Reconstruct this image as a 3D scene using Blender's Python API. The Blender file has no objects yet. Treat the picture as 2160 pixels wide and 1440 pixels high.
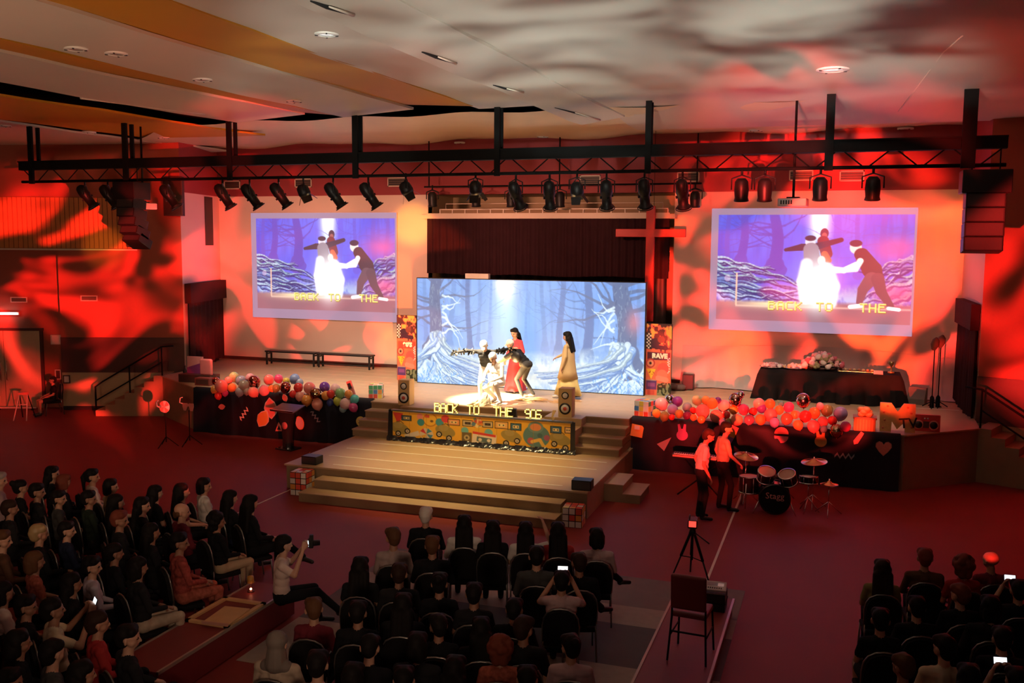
import bpy, bmesh, math, random
import numpy as np
from mathutils import Vector, Matrix, Euler
random.seed(7)
rng = np.random.default_rng(7)
SC = bpy.context.scene
COL = SC.collection
R = math.radians

# ------------------------------------------------------------------ camera
# hall frame: X along the stage (right), Y towards the stage, Z up; the camera stands on a balcony 5.2 m up
F_PX = 2005.0
CAM = Vector((0, 0, 5.2))
YAW, PITCH, ROLL = R(19.0), R(6.02), R(-0.397)
_f = Vector((-math.sin(YAW)*math.cos(PITCH), math.cos(YAW)*math.cos(PITCH), -math.sin(PITCH)))
_r = Vector((math.cos(YAW), math.sin(YAW), 0))
_d = _f.cross(_r)
_r, _d = (math.cos(ROLL)*_r + math.sin(ROLL)*_d), (-math.sin(ROLL)*_r + math.cos(ROLL)*_d)
cam = bpy.data.objects.new('camera', bpy.data.cameras.new('camera'))
COL.objects.link(cam)
cam.matrix_world = Matrix.Translation(CAM) @ Matrix((_r, -_d, -_f)).transposed().to_4x4()
cam.data.sensor_width = 36.0
cam.data.lens = 36.0*F_PX/2160.0
cam.data.clip_end = 200
SC.camera = cam
SC.cycles.max_bounces = 5; SC.cycles.diffuse_bounces = 3; SC.cycles.glossy_bounces = 3; SC.cycles.transmission_bounces = 3
SC.cycles.adaptive_threshold = 0.02
SC.cycles.caustics_reflective = False; SC.cycles.caustics_refractive = False

def _ray(x, y):
    return _r*((x-1080)/F_PX) + _d*((y-720)/F_PX) + _f
def onz(x, y, z):
    v = _ray(x, y); return CAM + v*((z-CAM.z)/v.z)
def ony(x, y, Y):
    v = _ray(x, y); return CAM + v*(Y/v.y)
def onx(x, y, X):
    v = _ray(x, y); return CAM + v*(X/v.x)
def dist_px(P):          # metres per photograph pixel at a point
    return (Vector(P)-CAM).dot(_f)/F_PX

# ------------------------------------------------------------------ world, exposure
SC.view_settings.view_transform = 'Standard'
SC.view_settings.look = 'None'
SC.view_settings.exposure = 0.12
SC.view_settings.gamma = 1.0
SC.view_settings.use_curve_mapping = False
W = bpy.data.worlds.new('hall_dark'); SC.world = W; W.use_nodes = True
W.node_tree.nodes['Background'].inputs[0].default_value = (1.0, 0.62, 0.52, 1)
W.node_tree.nodes['Background'].inputs[1].default_value = 0.012

# ------------------------------------------------------------------ lights
def spot(name, loc, tgt, watts, angle, col=(1,1,1), blend=0.3, radius=0.06):
    L = bpy.data.lights.new(name, 'SPOT'); L.energy = watts; L.color = col
    L.spot_size = R(angle); L.spot_blend = blend; L.shadow_soft_size = radius
    o = bpy.data.objects.new(name, L); COL.objects.link(o); o.location = loc
    o.rotation_euler = (Vector(tgt)-Vector(loc)).to_track_quat('-Z', 'Y').to_euler()
    return o
def gobo(o, scale, lo, hi, seed=0.0, stretch=(1,1,1), distort=1.2, detail=1.0, col2=None):
    """a patterned glass in the lamp: the beam is broken up by a noise pattern over its directions"""
    L = o.data; L.use_nodes = True; nt = L.node_tree; N = nt.nodes; K = nt.links
    em = N['Emission']; em.inputs[1].default_value = 1.0
    tc = N.new('ShaderNodeTexCoord'); mp = N.new('ShaderNodeMapping')
    mp.inputs['Location'].default_value = (seed, seed*0.7, seed*1.3); mp.inputs['Scale'].default_value = stretch
    no = N.new('ShaderNodeTexNoise'); no.inputs['Scale'].default_value = scale
    no.inputs['Detail'].default_value = detail; no.inputs['Distortion'].default_value = distort
    mr = N.new('ShaderNodeMapRange'); mr.interpolation_type = 'SMOOTHSTEP'
    mr.inputs['From Min'].default_value = lo; mr.inputs['From Max'].default_value = hi
    K.new(tc.outputs['Normal'], mp.inputs['Vector']); K.new(mp.outputs[0], no.inputs['Vector'])
    K.new(no.outputs[0], mr.inputs['Value']); K.new(mr.outputs[0], em.inputs[1])
    if col2:
        mx = N.new('ShaderNodeMix'); mx.data_type = 'RGBA'
        no2 = N.new('ShaderNodeTexNoise'); no2.inputs['Scale'].default_value = scale*0.8
        K.new(mp.outputs[0], no2.inputs['Vector'])
        cr = N.new('ShaderNodeMapRange'); cr.inputs['From Min'].default_value = .45; cr.inputs['From Max'].default_value = .6
        K.new(no2.outputs[0], cr.inputs['Value']); K.new(cr.outputs[0], mx.inputs['Factor'])
        mx.inputs['A'].default_value = (1, 1, 1, 1); mx.inputs['B'].default_value = (*col2, 1)
        K.new(mx.outputs['Result'], em.inputs[0])
    return o
RED = (1.0, 0.030, 0.022)
LOW = (-0.9, 4.4, 2.95)      # red effect lights on a stand in the aisle below the balcony
BAL = (-1.2, 1.2, 4.3)       # red effect lights on the balcony front
gobo(spot('red_effect_light', LOW, (-21.2, 23.2, 3.4), 105000, 19, RED, .5, .05), 7, .44, .68, 3.1, distort=2.6)
gobo(spot('red_effect_light', LOW, (-24.0, 21.9, 1.7), 24000, 8, RED, .4, .05), 8, .35, .50, 2.4)
gobo(spot('red_effect_light', LOW, (-18.9, 26, 2.2), 34000, 7.5, RED, .3, .03), 14, .44, .49, 6.1)
gobo(spot('red_effect_light', LOW, (-15.2, 27, 1.9), 30000, 7, RED, .3, .03), 14, .50, .54, 9.3)
gobo(spot('red_effect_light', LOW, (-12.5, 27, 4.0), 40000, 10, (1, .10, .02), .4, .03), 9, .42, .52, 1.4)
gobo(spot('red_effect_light', LOW, (-0.9, 27, 4.2), 62000, 23, RED, .3, .05), 8, .43, .60, 5.9, distort=1.8, col2=(1, 2.2, .6))
gobo(spot('red_effect_light', LOW, (-2.6, 22, 1.6), 16000, 15, RED, .6, .05), 7, .40, .55, 4.2)
gobo(spot('red_effect_light', LOW, (-14.6, 22, 1.6), 16000, 11, RED, .6, .05), 7, .36, .55, 7.2)
gobo(spot('red_effect_light', LOW, (5.6, 22.5, 4.2), 60000, 22, RED, .4, .05), 6, .36, .60, 11.4, distort=1.6)
gobo(spot('red_effect_light', BAL, (-17.5, 26, 7.3), 30000, 13, RED, .4, .03), 9, .42, .54, 6.4)
gobo(spot('red_effect_light', BAL, (-0.4, 27, 7.3), 34000, 19, RED, .4, .03), 7, .40, .55, 2.2)
spot('amber_beam', BAL, (-12.55, 27, 5.7), 30000, 3.2, (1, .42, .04), .8, .03)
spot('amber_beam', BAL, (-13.3, 27, 1.9), 14000, 2.6, (1, .42, .04), .8, .03)
spot('amber_beam', LOW, (2.1, 27, 5.2), 8000, 9, (1, .26, .04), .9, .05)
spot('amber_beam', BAL, (-20.9, 23.1, 4.9), 16000, 3.0, (1, .36, .03), .9, .03)
spot('red_effect_light', LOW, (-2.28, 17.8, 1.30), 22000, 5.0, RED, .7, .04)
spot('red_effect_light', LOW, (1.98, 13.2, 1.30), 7000, 1.8, RED, .5, .02)
# pars on the truss: warm stage wash
for i, x in enumerate((-15.5, -13.0, -10.8, -8.8, -6.6, -4.2, -1.8, 0.6)):
    spot('stage_par', (x, 20.05, 6.5), (x*0.92-0.5, 23.8, 1.2), 1150 if x < -3 else 620, 60 if x < -3 else 50, (1, .76, .54), .9, .10)
spot('follow_spot', (-12.6, 20.05, 6.5), (-8.42, 22.55, 1.2), 800000, 10.5, (1, .80, .46), .95, .05)
for x in (-17.0, -14.2, -11.0, -7.9, -4.8, -2.0, 0.9):  # added reddish fill that lifts the back wall
    spot('wall_fill', (x, 20.05, 6.5), (x*1.02+.2, 27.0, 4.6), 1000 if x < -6 else 160, 58, (1, .38, .24), 1.0, .15)
spot('follow_spot', (-10.0, 20.05, 6.5), (-8.3, 22.4, 1.2), 42000, 22, (1, .78, .46), 1.0, .08)  # added wide beam imitating the soft glare round the spotlight
spot('thrust_fill', (-7.6, 18.2, 7.8), (-7.4, 18.5, .5), 2300, 52, (1, .72, .30), .9, .12)  # added unseen lamp, set high so the riser fronts stay dark
# beams thrown up at the ceiling; the wide warm pair is added fill
UP = (-1.6, 2.2, 3.2)
for tgt, w, a, s in (((-0.5, 16.2, 8), 12000, 22, 1.0), ((-3.9, 12.6, 8), 6000, 26, 4.0), ((-6.6, 12.0, 8), 2600, 18, 7.0), ((-5.2, 17.6, 8), 9000, 20, 2.5), ((-9.4, 16.6, 8), 4200, 20, 9.5)):
    gobo(spot('ceiling_wash', UP, tgt, w, a, (.88, 1.0, .90), 1.0, .1), 5, .36, .60, s, (1, 3.5, 3.5), .6, 3)
spot('ceiling_wash', UP, (-9, 14, 8), 1000, 95, (1, .64, .42), 1.0, .4)  # added fill standing in for light bounced onto the ceiling
spot('ceiling_wash', (-8, 4, 3.2), (-14, 17, 8), 900, 90, (1, .62, .38), 1.0, .4)  # second added ceiling fill, from the left
for tgt, w, a in (((-6.4, 14, 8), 2000, 8), ((-3.0, 18.5, 8), 3600, 9), ((2.3, 17.0, 8), 4500, 12), ((-10.5, 13, 8), 1100, 11), ((-18, 21, 8), 4200, 11)):
    spot('ceiling_red', UP, tgt, w, a, (1, .10, .06), 1.0, .1)
# added dim fill over the balcony behind the camera, for general ambience
spot('ambience_fill', (-6, -3, 7.8), (-8, 17, 0), 150, 130, (1, .55, .42), 1.0, .5)
spot('ambience_fill', (3, -3, 7.8), (0, 17, 0), 100, 130, (1, .55, .44), 1.0, .5)
# ------------------------------------------------------------------ helpers: materials
MATS = {}
def mat(name, col, rough=.6, metal=0.0, var=.12, vscale=6.0, bump=0.0, emit=0.0, spec=.5, coat=0.0, trans=0.0):
    if name in MATS: return MATS[name]
    m = bpy.data.materials.new(name); MATS[name] = m; m.use_nodes = True
    nt = m.node_tree; N = nt.nodes; K = nt.links; b = N['Principled BSDF']
    b.inputs['Roughness'].default_value = rough; b.inputs['Metallic'].default_value = metal
    b.inputs['Specular IOR Level'].default_value = spec; b.inputs['Coat Weight'].default_value = coat
    b.inputs['Transmission Weight'].default_value = trans
    c = tuple(col)
    tc = N.new('ShaderNodeTexCoord'); no = N.new('ShaderNodeTexNoise')
    no.inputs['Scale'].default_value = vscale; no.inputs['Detail'].default_value = 4
    K.new(tc.outputs['Object'], no.inputs['Vector'])
    mx = N.new('ShaderNodeMix'); mx.data_type = 'RGBA'
    mx.inputs['A'].default_value = (*[min(1, v*(1-var)) for v in c], 1)
    mx.inputs['B'].default_value = (*[min(1, v*(1+var)) for v in c], 1)
    K.new(no.outputs[0], mx.inputs['Factor']); K.new(mx.outputs['Result'], b.inputs['Base Color'])
    if bump:
        bp = N.new('ShaderNodeBump'); bp.inputs['Strength'].default_value = bump; bp.inputs['Distance'].default_value = .02
        K.new(no.outputs[0], bp.inputs['Height']); K.new(bp.outputs[0], b.inputs['Normal'])
    if emit:
        K.new(mx.outputs['Result'], b.inputs['Emission Color']); b.inputs['Emission Strength'].default_value = emit
    return m
def pict_mat(name, emit, base=.0, rough=.6):
    """a flat print or screen picture held in the mesh's colour attribute"""
    m = bpy.data.materials.new(name); m.use_nodes = True; N = m.node_tree.nodes; K = m.node_tree.links
    b = N['Principled BSDF']; a = N.new('ShaderNodeAttribute'); a.attribute_name = 'picture'
    b.inputs['Roughness'].default_value = rough
    if emit:
        K.new(a.outputs['Color'], b.inputs['Emission Color']); b.inputs['Emission Strength'].default_value = emit
        b.inputs['Base Color'].default_value = (base, base, base, 1)
    else:
        K.new(a.outputs['Color'], b.inputs['Base Color'])
    return m

# ------------------------------------------------------------------ helpers: meshes
class MB:
    def __init__(s): s.v = []; s.f = []; s.sm = []
    def add(s, vs, fs, smooth=False):
        o = len(s.v); s.v += [tuple(v) for v in vs]; s.f += [tuple(i+o for i in f) for f in fs]; s.sm += [smooth]*len(fs); return s
    def box(s, lo, hi, M=None):
        x0, y0, z0 = lo; x1, y1, z1 = hi
        vs = [Vector(p) for p in ((x0,y0,z0),(x1,y0,z0),(x1,y1,z0),(x0,y1,z0),(x0,y0,z1),(x1,y0,z1),(x1,y1,z1),(x0,y1,z1))]
        if M is not None: vs = [M @ v for v in vs]
        return s.add(vs, [(0,3,2,1),(4,5,6,7),(0,1,5,4),(1,2,6,5),(2,3,7,6),(3,0,4,7)])
    def tube(s, pts, r, n=8, caps=True, smooth=True):
        pts = [Vector(p) for p in pts]; rs = r if isinstance(r, (list, tuple)) else [r]*len(pts)
        o = len(s.v); prev = None
        for i, p in enumerate(pts):
            t = (pts[min(i+1, len(pts)-1)] - pts[max(i-1, 0)]).normalized()
            if prev is None:
                a = Vector((0,0,1)) if abs(t.z) < .9 else Vector((1,0,0)); u = t.cross(a).normalized()
            else:
                u = (prev - t*prev.dot(t)).normalized()
            prev = u; w = t.cross(u)
            for k in range(n):
                an = 2*math.pi*k/n; s.v.append(tuple(p + (u*math.cos(an) + w*math.sin(an))*rs[i]))
        for i in range(len(pts)-1):
            for k in range(n):
                a = o+i*n+k; b = o+i*n+(k+1) % n; s.f.append((a, b, b+n, a+n)); s.sm.append(smooth)
        if caps:
            s.f.append(tuple(o+k for k in reversed(range(n)))); s.sm.append(False)
            e = o+(len(pts)-1)*n; s.f.append(tuple(e+k for k in range(n))); s.sm.append(False)
        return s
    def lathe(s, prof, n=24, M=None, smooth=True):
        """prof: (r, z) pairs round local z"""
        o = len(s.v)
        for r, z in prof:
            for k in range(n):
                an = 2*math.pi*k/n; p = Vector((r*math.cos(an), r*math.sin(an), z)); s.v.append(tuple(M @ p if M is not None else p))
        for i in range(len(prof)-1):
            for k in range(n):
                a = o+i*n+k; b = o+i*n+(k+1) % n; s.f.append((a, b, b+n, a+n)); s.sm.append(smooth)
        return s
    def ball(s, c, r, n=12, m=8, sc=(1,1,1)):
        prof = [(r*math.sin(math.pi*i/m)+1e-5, -r*math.cos(math.pi*i/m)) for i in range(m+1)]
        return s.lathe(prof, n, Matrix.Translation(c) @ Matrix.Diagonal((*sc, 1)))
    def prism(s, poly, d, M=None):
        """closed polygon in local xy, extruded from z=0 to z=d"""
        n = len(poly); vs = [Vector((p[0], p[1], 0)) for p in poly] + [Vector((p[0], p[1], d)) for p in poly]
        if M is not None: vs = [M @ v for v in vs]
        fs = [tuple(reversed(range(n))), tuple(range(n, 2*n))] + [(i, (i+1) % n, n+(i+1) % n, n+i) for i in range(n)]
        return s.add(vs, fs)
    def grid(s, P, smooth=True):
        """P[i][j] points"""
        h, w = len(P), len(P[0]); vs = [p for row in P for p in row]
        return s.add(vs, [(i*w+j, i*w+j+1, (i+1)*w+j+1, (i+1)*w+j) for i in range(h-1) for j in range(w-1)], smooth)
    def mesh(s, name):
        me = bpy.data.meshes.new(name); me.from_pydata(s.v, [], s.f)
        me.polygons.foreach_set('use_smooth', s.sm); me.update(); return me
    def build(s, name, m=None, parent=None):
        return link(name, s.mesh(name), m, parent)
def link(name, me, m=None, parent=None):
    o = bpy.data.objects.new(name, me); COL.objects.link(o)
    if m is not None and len(me.materials) == 0: me.materials.append(m)
    if parent is not None: o.parent = parent
    return o
def tag(o, label, cat, group=None):
    o['label'] = label; o['category'] = cat
    if group: o['group'] = group
    return o
def thing(name, label, cat, loc=(0,0,0), rz=0.0, group=None):
    o = bpy.data.objects.new(name, None); COL.objects.link(o); o.location = loc; o.rotation_euler = (0, 0, rz)
    o.empty_display_size = .1
    return tag(o, label, cat, group)
def struct(o, label=None):
    o['kind'] = 'structure'
    if label: o['label'] = label
    return o
def copy_tree(o, parent=None):
    c = o.copy(); COL.objects.link(c)
    if parent is not None: c.parent = parent
    for ch in o.children: copy_tree(ch, c)
    return c
def bevel(o, w=.01, seg=2):
    b = o.modifiers.new('bevel', 'BEVEL'); b.width = w; b.segments = seg; b.limit_method = 'ANGLE'; return o
def text_mesh(s, size, depth, bold=0.0):
    cu = bpy.data.curves.new('t', 'FONT'); cu.body = s; cu.size = size; cu.extrude = depth; cu.offset = bold; cu.resolution_u = 2
    cu.align_x = 'CENTER'; cu.align_y = 'CENTER'
    o = bpy.data.objects.new('t', cu); COL.objects.link(o); dg = bpy.context.evaluated_depsgraph_get()
    me = bpy.data.meshes.new_from_object(o.evaluated_get(dg)); bpy.data.objects.remove(o); return me
FRONT = Matrix(((1,0,0,0),(0,0,-1,0),(0,1,0,0),(0,0,0,1)))     # local xy -> world xz, local z -> towards the hall (-Y)
ORD = ['first','second','third','fourth','fifth','sixth','seventh','eighth','ninth','tenth','eleventh','twelfth','thirteenth','fourteenth','fifteenth','sixteenth','seventeenth','eighteenth','nineteenth','twentieth']
# ------------------------------------------------------------------ the shell of the hall
S, T, ZB = 1.2, 0.52, 1.03          # stage, thrust and block heights
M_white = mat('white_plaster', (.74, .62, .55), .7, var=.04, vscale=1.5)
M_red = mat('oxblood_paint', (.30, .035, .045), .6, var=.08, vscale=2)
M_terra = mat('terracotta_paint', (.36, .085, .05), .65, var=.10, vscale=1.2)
M_beige = mat('beige_paint', (.50, .38, .22), .6, var=.06)
M_dark = mat('dark_brown_panel', (.085, .03, .025), .5)
M_black = mat('black_paint', (.012, .011, .012), .5)
M_steel = mat('black_steel', (.008, .008, .008), .75, 0, spec=.12)
M_carpet = mat('maroon_floor', (.23, .030, .026), .55, var=.14, vscale=1.1, spec=.25)
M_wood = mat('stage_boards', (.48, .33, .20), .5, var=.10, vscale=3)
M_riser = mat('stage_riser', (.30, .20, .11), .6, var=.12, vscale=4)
M_line = mat('white_tape', (.75, .70, .62), .6, var=.05)
M_trimw = mat('pale_trim', (.70, .62, .52), .5, var=.03)

def slab(name, x0, x1, y0, y1, z0, z1, m, parent=None):
    return MB().box((x0, y0, z0), (x1, y1, z1)).build(name, m, parent)
def wall_seg(name, a, b, z0, z1, th, m, parent=None, out=0.0, t0=0.0, t1=None):
    """a vertical slab along a->b (left to right seen from the hall), th thick behind its face; t in metres along it"""
    a = Vector((*a, 0)); b = Vector((*b, 0)); u = (b-a).normalized(); n = Vector((u.y, -u.x, 0)); L = (b-a).length
    t1 = L if t1 is None else t1
    p = lambda t, o: a + u*t + n*o
    q = [p(t0, out), p(t1, out), p(t1, out-th), p(t0, out-th)]
    mb = MB(); mb.add([v+Vector((0,0,z0)) for v in q] + [v+Vector((0,0,z1)) for v in q], [(0,3,2,1),(4,5,6,7),(0,1,5,4),(1,2,6,5),(2,3,7,6),(3,0,4,7)])
    return mb.build(name, m, parent)

floor = struct(slab('floor', -34, 16, -5, 27.2, -.2, 0, M_carpet))
YB = 27.0
PL = (-18.78, 23.93); PR = (3.06, 23.75)          # convex corners where the hall walls meet the stage opening
CL = (-19.65, YB); CR = (2.98, YB)
UL = Vector((-.932, -.363)); 
LW = (PL[0]+UL.x*3.68, PL[1]+UL.y*3.68)           # step in the left wall by the doors
wall_b = struct(slab('wall_back', CL[0]-.3, -12.05, YB, YB+.3, 0, 6.6, M_white))
slab('wall_panel', -4.48, CR[0]+.3, YB, YB+.3, 0, 6.6, M_white, wall_b)
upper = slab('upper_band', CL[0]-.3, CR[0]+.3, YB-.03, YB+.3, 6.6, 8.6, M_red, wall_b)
slab('skirting', CL[0], -12.05, YB-.03, YB, S, S+.1, M_dark, wall_b)
slab('skirting', -4.48, CR[0], YB-.03, YB, S, S+.1, M_dark, wall_b)
alc = struct(slab('wall_alcove', -12.6, -4.0, 29.0, 29.2, 0, 7.0, M_beige))
slab('alcove_side', -12.25, -12.05, YB+.02, 29, 0, 6.6, M_beige, alc)
slab('alcove_side', -4.48, -4.28, YB+.02, 29, 0, 6.6, M_beige, alc)
slab('alcove_soffit', -12.6, -4.0, YB+.3, 29, 6.6, 6.8, M_beige, alc)
wl = struct(wall_seg('wall_return_left', PL, CL, 0, 6.6, .2, M_white))
wl.name = 'wall_return_left'
# returns face inward: the left one is built from its near corner to the back wall
def ret(name, a, b, sgn):
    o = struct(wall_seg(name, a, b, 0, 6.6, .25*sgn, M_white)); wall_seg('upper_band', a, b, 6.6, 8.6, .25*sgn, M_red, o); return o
bpy.data.objects.remove(wl)
wl = ret('wall_return_left', PL, CL, 1); wl2 = ret('wall_return_right', CR, PR, 1)

def hall_wall(name, a, b, sgn):
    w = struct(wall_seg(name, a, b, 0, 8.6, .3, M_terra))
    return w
# left hall wall, splayed; doors stand in a recess at its far left
wL = hall_wall('wall_left', LW, PL, 1)
LL = (PL[0]+UL.x*8.2, PL[1]+UL.y*8.2)
wL_low = wall_seg('dado', LW, PL, 0, 1.15, .03, M_beige, wL, out=.025)
wall_seg('dark_panel', LW, PL, 1.15, 2.22, .03, M_dark, wL, out=.04)
wall_seg('skirting', LW, PL, 0, .12, .05, M_black, wL, out=.035)
rec = Vector((-UL.y, UL.x)); rec = Vector((-.363, .932))*.42
a2 = (LL[0]+rec.x, LL[1]+rec.y); b2 = (LW[0]+rec.x+.0, LW[1]+rec.y)
wD = struct(wall_seg('wall_door_recess', a2, (b2[0]+.1, b2[1]+.04), 0, 4.9, .3, M_terra))
wall_seg('upper_wall', LL, LW, 4.9, 8.6, .3, M_terra, wD)
wall_seg('upper_soffit', (LL[0]+.1, LL[1]), (LW[0], LW[1]), 4.86, 4.9, .7, M_terra, wD)
# right hall wall
UR = Vector((.932, -.363)); RR = (PR[0]+UR.x*9, PR[1]+UR.y*9)
wR = hall_wall('wall_right', PR, RR, 1)
wall_seg('dado', PR, RR, 0, 1.15, .03, M_beige, wR, out=.025)
wall_seg('dark_panel', PR, RR, 1.15, 2.22, .03, M_dark, wR, out=.04)
for nm, a, b in (('wall_side_left', (LL[0]+rec.x, LL[1]+rec.y), (-28.4, 12)), ('wall_side_right', RR, (13.5, 8))):
    A, B = (b, a) if nm.endswith('left') else (a, b)
    struct(wall_seg(nm, A, B, 0, 8.6, .3, M_terra))

# ribbed timber panel high on the left wall
M_slat = mat('orange_timber', (.52, .20, .06), .5, var=.15, vscale=3)
wall_seg('timber_panel', LL, PL, 4.88, 6.42, .02, mat('timber_backing', (.24, .08, .03), .6), wL, out=.035, t0=.2, t1=6.9)
slat_me = None
ul = Vector((.932, .363, 0)); nl = Vector((.363, -.932, 0)); base = Vector((LL[0], LL[1], 0))
for i in range(48):
    p = base + ul*(.24+i*.139) + nl*.035
    if slat_me is None:
        slat_me = MB().add([Vector(v) for v in ((0,0,4.9),(.932*.112,.363*.112,4.9),(.932*.112+.363*.03,.363*.112-.932*.03,4.9),(.363*.03,-.932*.03,4.9),(0,0,6.40),(.932*.112,.363*.112,6.40),(.932*.112+.363*.03,.363*.112-.932*.03,6.40),(.363*.03,-.932*.03,6.40))], [(0,1,2,3),(7,6,5,4),(0,4,5,1),(1,5,6,2),(2,6,7,3),(3,7,4,0)]).mesh('slat')
    o = link('slat', slat_me, M_slat, wL); o.location = p
# pale edge under the timber panel
wall_seg('panel_edge', LL, PL, 4.84, 4.885, .05, M_trimw, wL, out=.07, t0=.2, t1=6.9)

# ------------------------------------------------------------------ ceiling: long panels that step and tilt
M_cw = mat('ceiling_white', (.60, .53, .46), .55, var=.05, vscale=.9, bump=.15)
M_cy = mat('ceiling_ochre', (.56, .25, .012), .55, var=.08, vscale=.8)
M_cb = mat('ceiling_void', (.006, .006, .007), .8)
M_cf = mat('ceiling_cream', (.70, .56, .38), .55, var=.07, vscale=1.2, bump=.15)
ceil = struct(slab('ceiling', -34, 16, -5, 29.2, 8.62, 8.75, M_cb))
def strip(name, xa, za, xb, zb, y0, y1, m, wob=.03, sag=None, seed=0, bend=0.0):
    """a ceiling panel between x=xa and x=xb, running along y; sag: extra drop towards its far end"""
    ny, nx = 26, 8; P = []
    rr = np.random.default_rng(seed+11); ph = rr.uniform(0, 6.28, 4)
    for i in range(ny):
        t = i/(ny-1); y = y0+(y1-y0)*t; row = []
        for j in range(nx):
            s = j/(nx-1); x = xa+(xb-xa)*s + bend*(t-.5)**2*4
            z = za+(zb-za)*s + wob*(math.sin(y*.9+ph[0]+s*2)+.6*math.sin(y*2.1+ph[1]+s*3))*.5*(1 if 0 < i < ny-1 else .3)
            row.append(Vector((x, y, z)))
        P.append(row)
    mb = MB(); mb.grid(P); n0 = len(mb.v)
    up = [[p+Vector((0,0,.05)) for p in row] for row in P]; mb.grid([list(reversed(r)) for r in up])
    # edges
    e = [p for p in P[0]] + [P[i][-1] for i in range(1, ny)] + [P[-1][j] for j in range(nx-2, -1, -1)] + [P[i][0] for i in range(ny-2, 0, -1)]
    k = len(e); mb.add(e + [p+Vector((0,0,.05)) for p in e], [(i, k+i, k+(i+1) % k, (i+1) % k) for i in range(k)])
    o = mb.build(name, m, ceil); return o
strip('ceiling_panel', -5.0, 8.03, 7.5, 7.95, -3, 24.2, M_cw, .05, seed=1)
strip('ceiling_panel', -6.0, 7.86, -5.0, 8.00, -3, 21.5, M_cw, .03, seed=2, bend=.25)
strip('ceiling_panel', -7.75, 8.03, -5.95, 8.05, -3, 19.5, M_cw, .03, seed=3, bend=.25)
strip('ochre_panel', -9.55, 8.12, -7.7, 8.02, -3, 19.0, M_cy, .02, seed=4, bend=.25)
strip('ceiling_panel', -11.15, 7.95, -9.4, 8.06, -3, 19.4, M_cw, .02, seed=5, bend=.4)
strip('ochre_panel', -12.8, 8.16, -11.4, 8.0, -3, 19.4, M_cy, .02, seed=6, bend=.5)
strip('ceiling_panel', -14.5, 7.95, -12.65, 8.08, -3, 19.6, M_cw, .02, seed=7, bend=.8)
strip('ochre_panel', -20.0, 8.05, -16.1, 8.0, -3, 22.6, M_cy, .03, seed=8, bend=1.2)
strip('ceiling_panel', -33, 7.75, -19.9, 8.02, -3, 26.5, M_cw, .03, seed=9, bend=1.0)
# cream cross panel nearest the stage
P = []
for i in range(14):
    t = i/13; row = []
    for j in range(60):
        s = j/59; x = -20.2+s*23.4
        y = (20.1 if x > -16 else 20.1+(-16-x)*.8)+(27.0-20.1-(max(0, -16-x))*.8)*t
        z = 8.0+.16*t+.05*math.sin(x*1.1)*t+.03*math.sin(x*2.3+y)
        row.append(Vector((x, y, z+.03)))
    P.append(row)
struct(MB().grid(P).build('ceiling_cross_panel', M_cf, ceil)); 
for k in ('kind',):
    for o in ceil.children:
        if k in o: del o[k]
# torn joints: the board has dropped away and leaves dark slits with a curled pale lip
bpy.context.view_layer.update(); DG = bpy.context.evaluated_depsgraph_get()
def on_ceiling(px, py):
    h_, c, n_, _, _, _ = SC.ray_cast(DG, CAM, _ray(px, py).normalized()); return c if h_ else onz(px, py, 8)
for pts, w_ in ((((655, 0), (690, 12), (742, 30)), .030), (((890, 108), (920, 118), (958, 132)), .030), (((1040, 178), (1065, 185), (1100, 193)), .022), (((1170, 226), (1210, 236), (1262, 252)), .018)):
    q = [on_ceiling(*p)+Vector((0, 0, -.012)) for p in pts]
    MB().tube(q, [w_*.3, w_, w_*.3], 6).build('torn_slit', M_cb, ceil); MB().tube([p+Vector((.05, -.04, -.012)) for p in q[1:]], [.01, .022], 6).build('curled_lip', M_trimw, ceil)
# a hairline crack on the big right panel
MB().tube([on_ceiling(*p)+Vector((0, 0, -.002)) for p in ((2030, 75), (1990, 110), (1960, 150), (1930, 190), (1895, 235))], .012, 5).build('crack', M_trimw, ceil)
# torn joints
M_tube = mat('white_batten', (.75, .72, .62), .4)
for (a, b) in (((0, 205), (430, 240)),):
    MB().tube([onz(170, 206, 7.96), onz(432, 239, 7.99)], .03, 8).build('batten', M_tube, ceil)
# round air diffusers / downlights
bpy.context.view_layer.update(); DG = bpy.context.evaluated_depsgraph_get()
def diffuser(px, py, z, r, label, lit=0.0):
    hit, c, nn, _, _, _ = SC.ray_cast(DG, CAM, _ray(px, py).normalized())
    if not hit: c = onz(px, py, z)
    t = thing('ceiling_downlight', label, 'light', (c.x, c.y, c.z+.012), group='round ceiling fittings')
    MB().lathe([(r*.62, -.022), (r*.68, -.034), (r*.98, -.026), (r, -.012), (r, .02)], 28).build('rim', mat('downlight_rim', (.78, .76, .72), .35), t)
    MB().lathe([(r*.02, -.018), (r*.35, -.024), (r*.36, -.016), (r*.62, -.016)], 24).build('lens', mat('downlight_lens', (.5, .48, .45), .3) if not lit else mat('downlight_lit', (.9, 1, .95), .4, emit=lit), t)
    for k in range(4):
        an = k*math.pi/2+.5
        MB().box((-.02, -.012, -.040), (.02, .012, -.028), Matrix.Translation((r*.82*math.cos(an), r*.82*math.sin(an), 0)) @ Matrix.Rotation(an, 4, 'Z')).build('clip', M_black, t)
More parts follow.
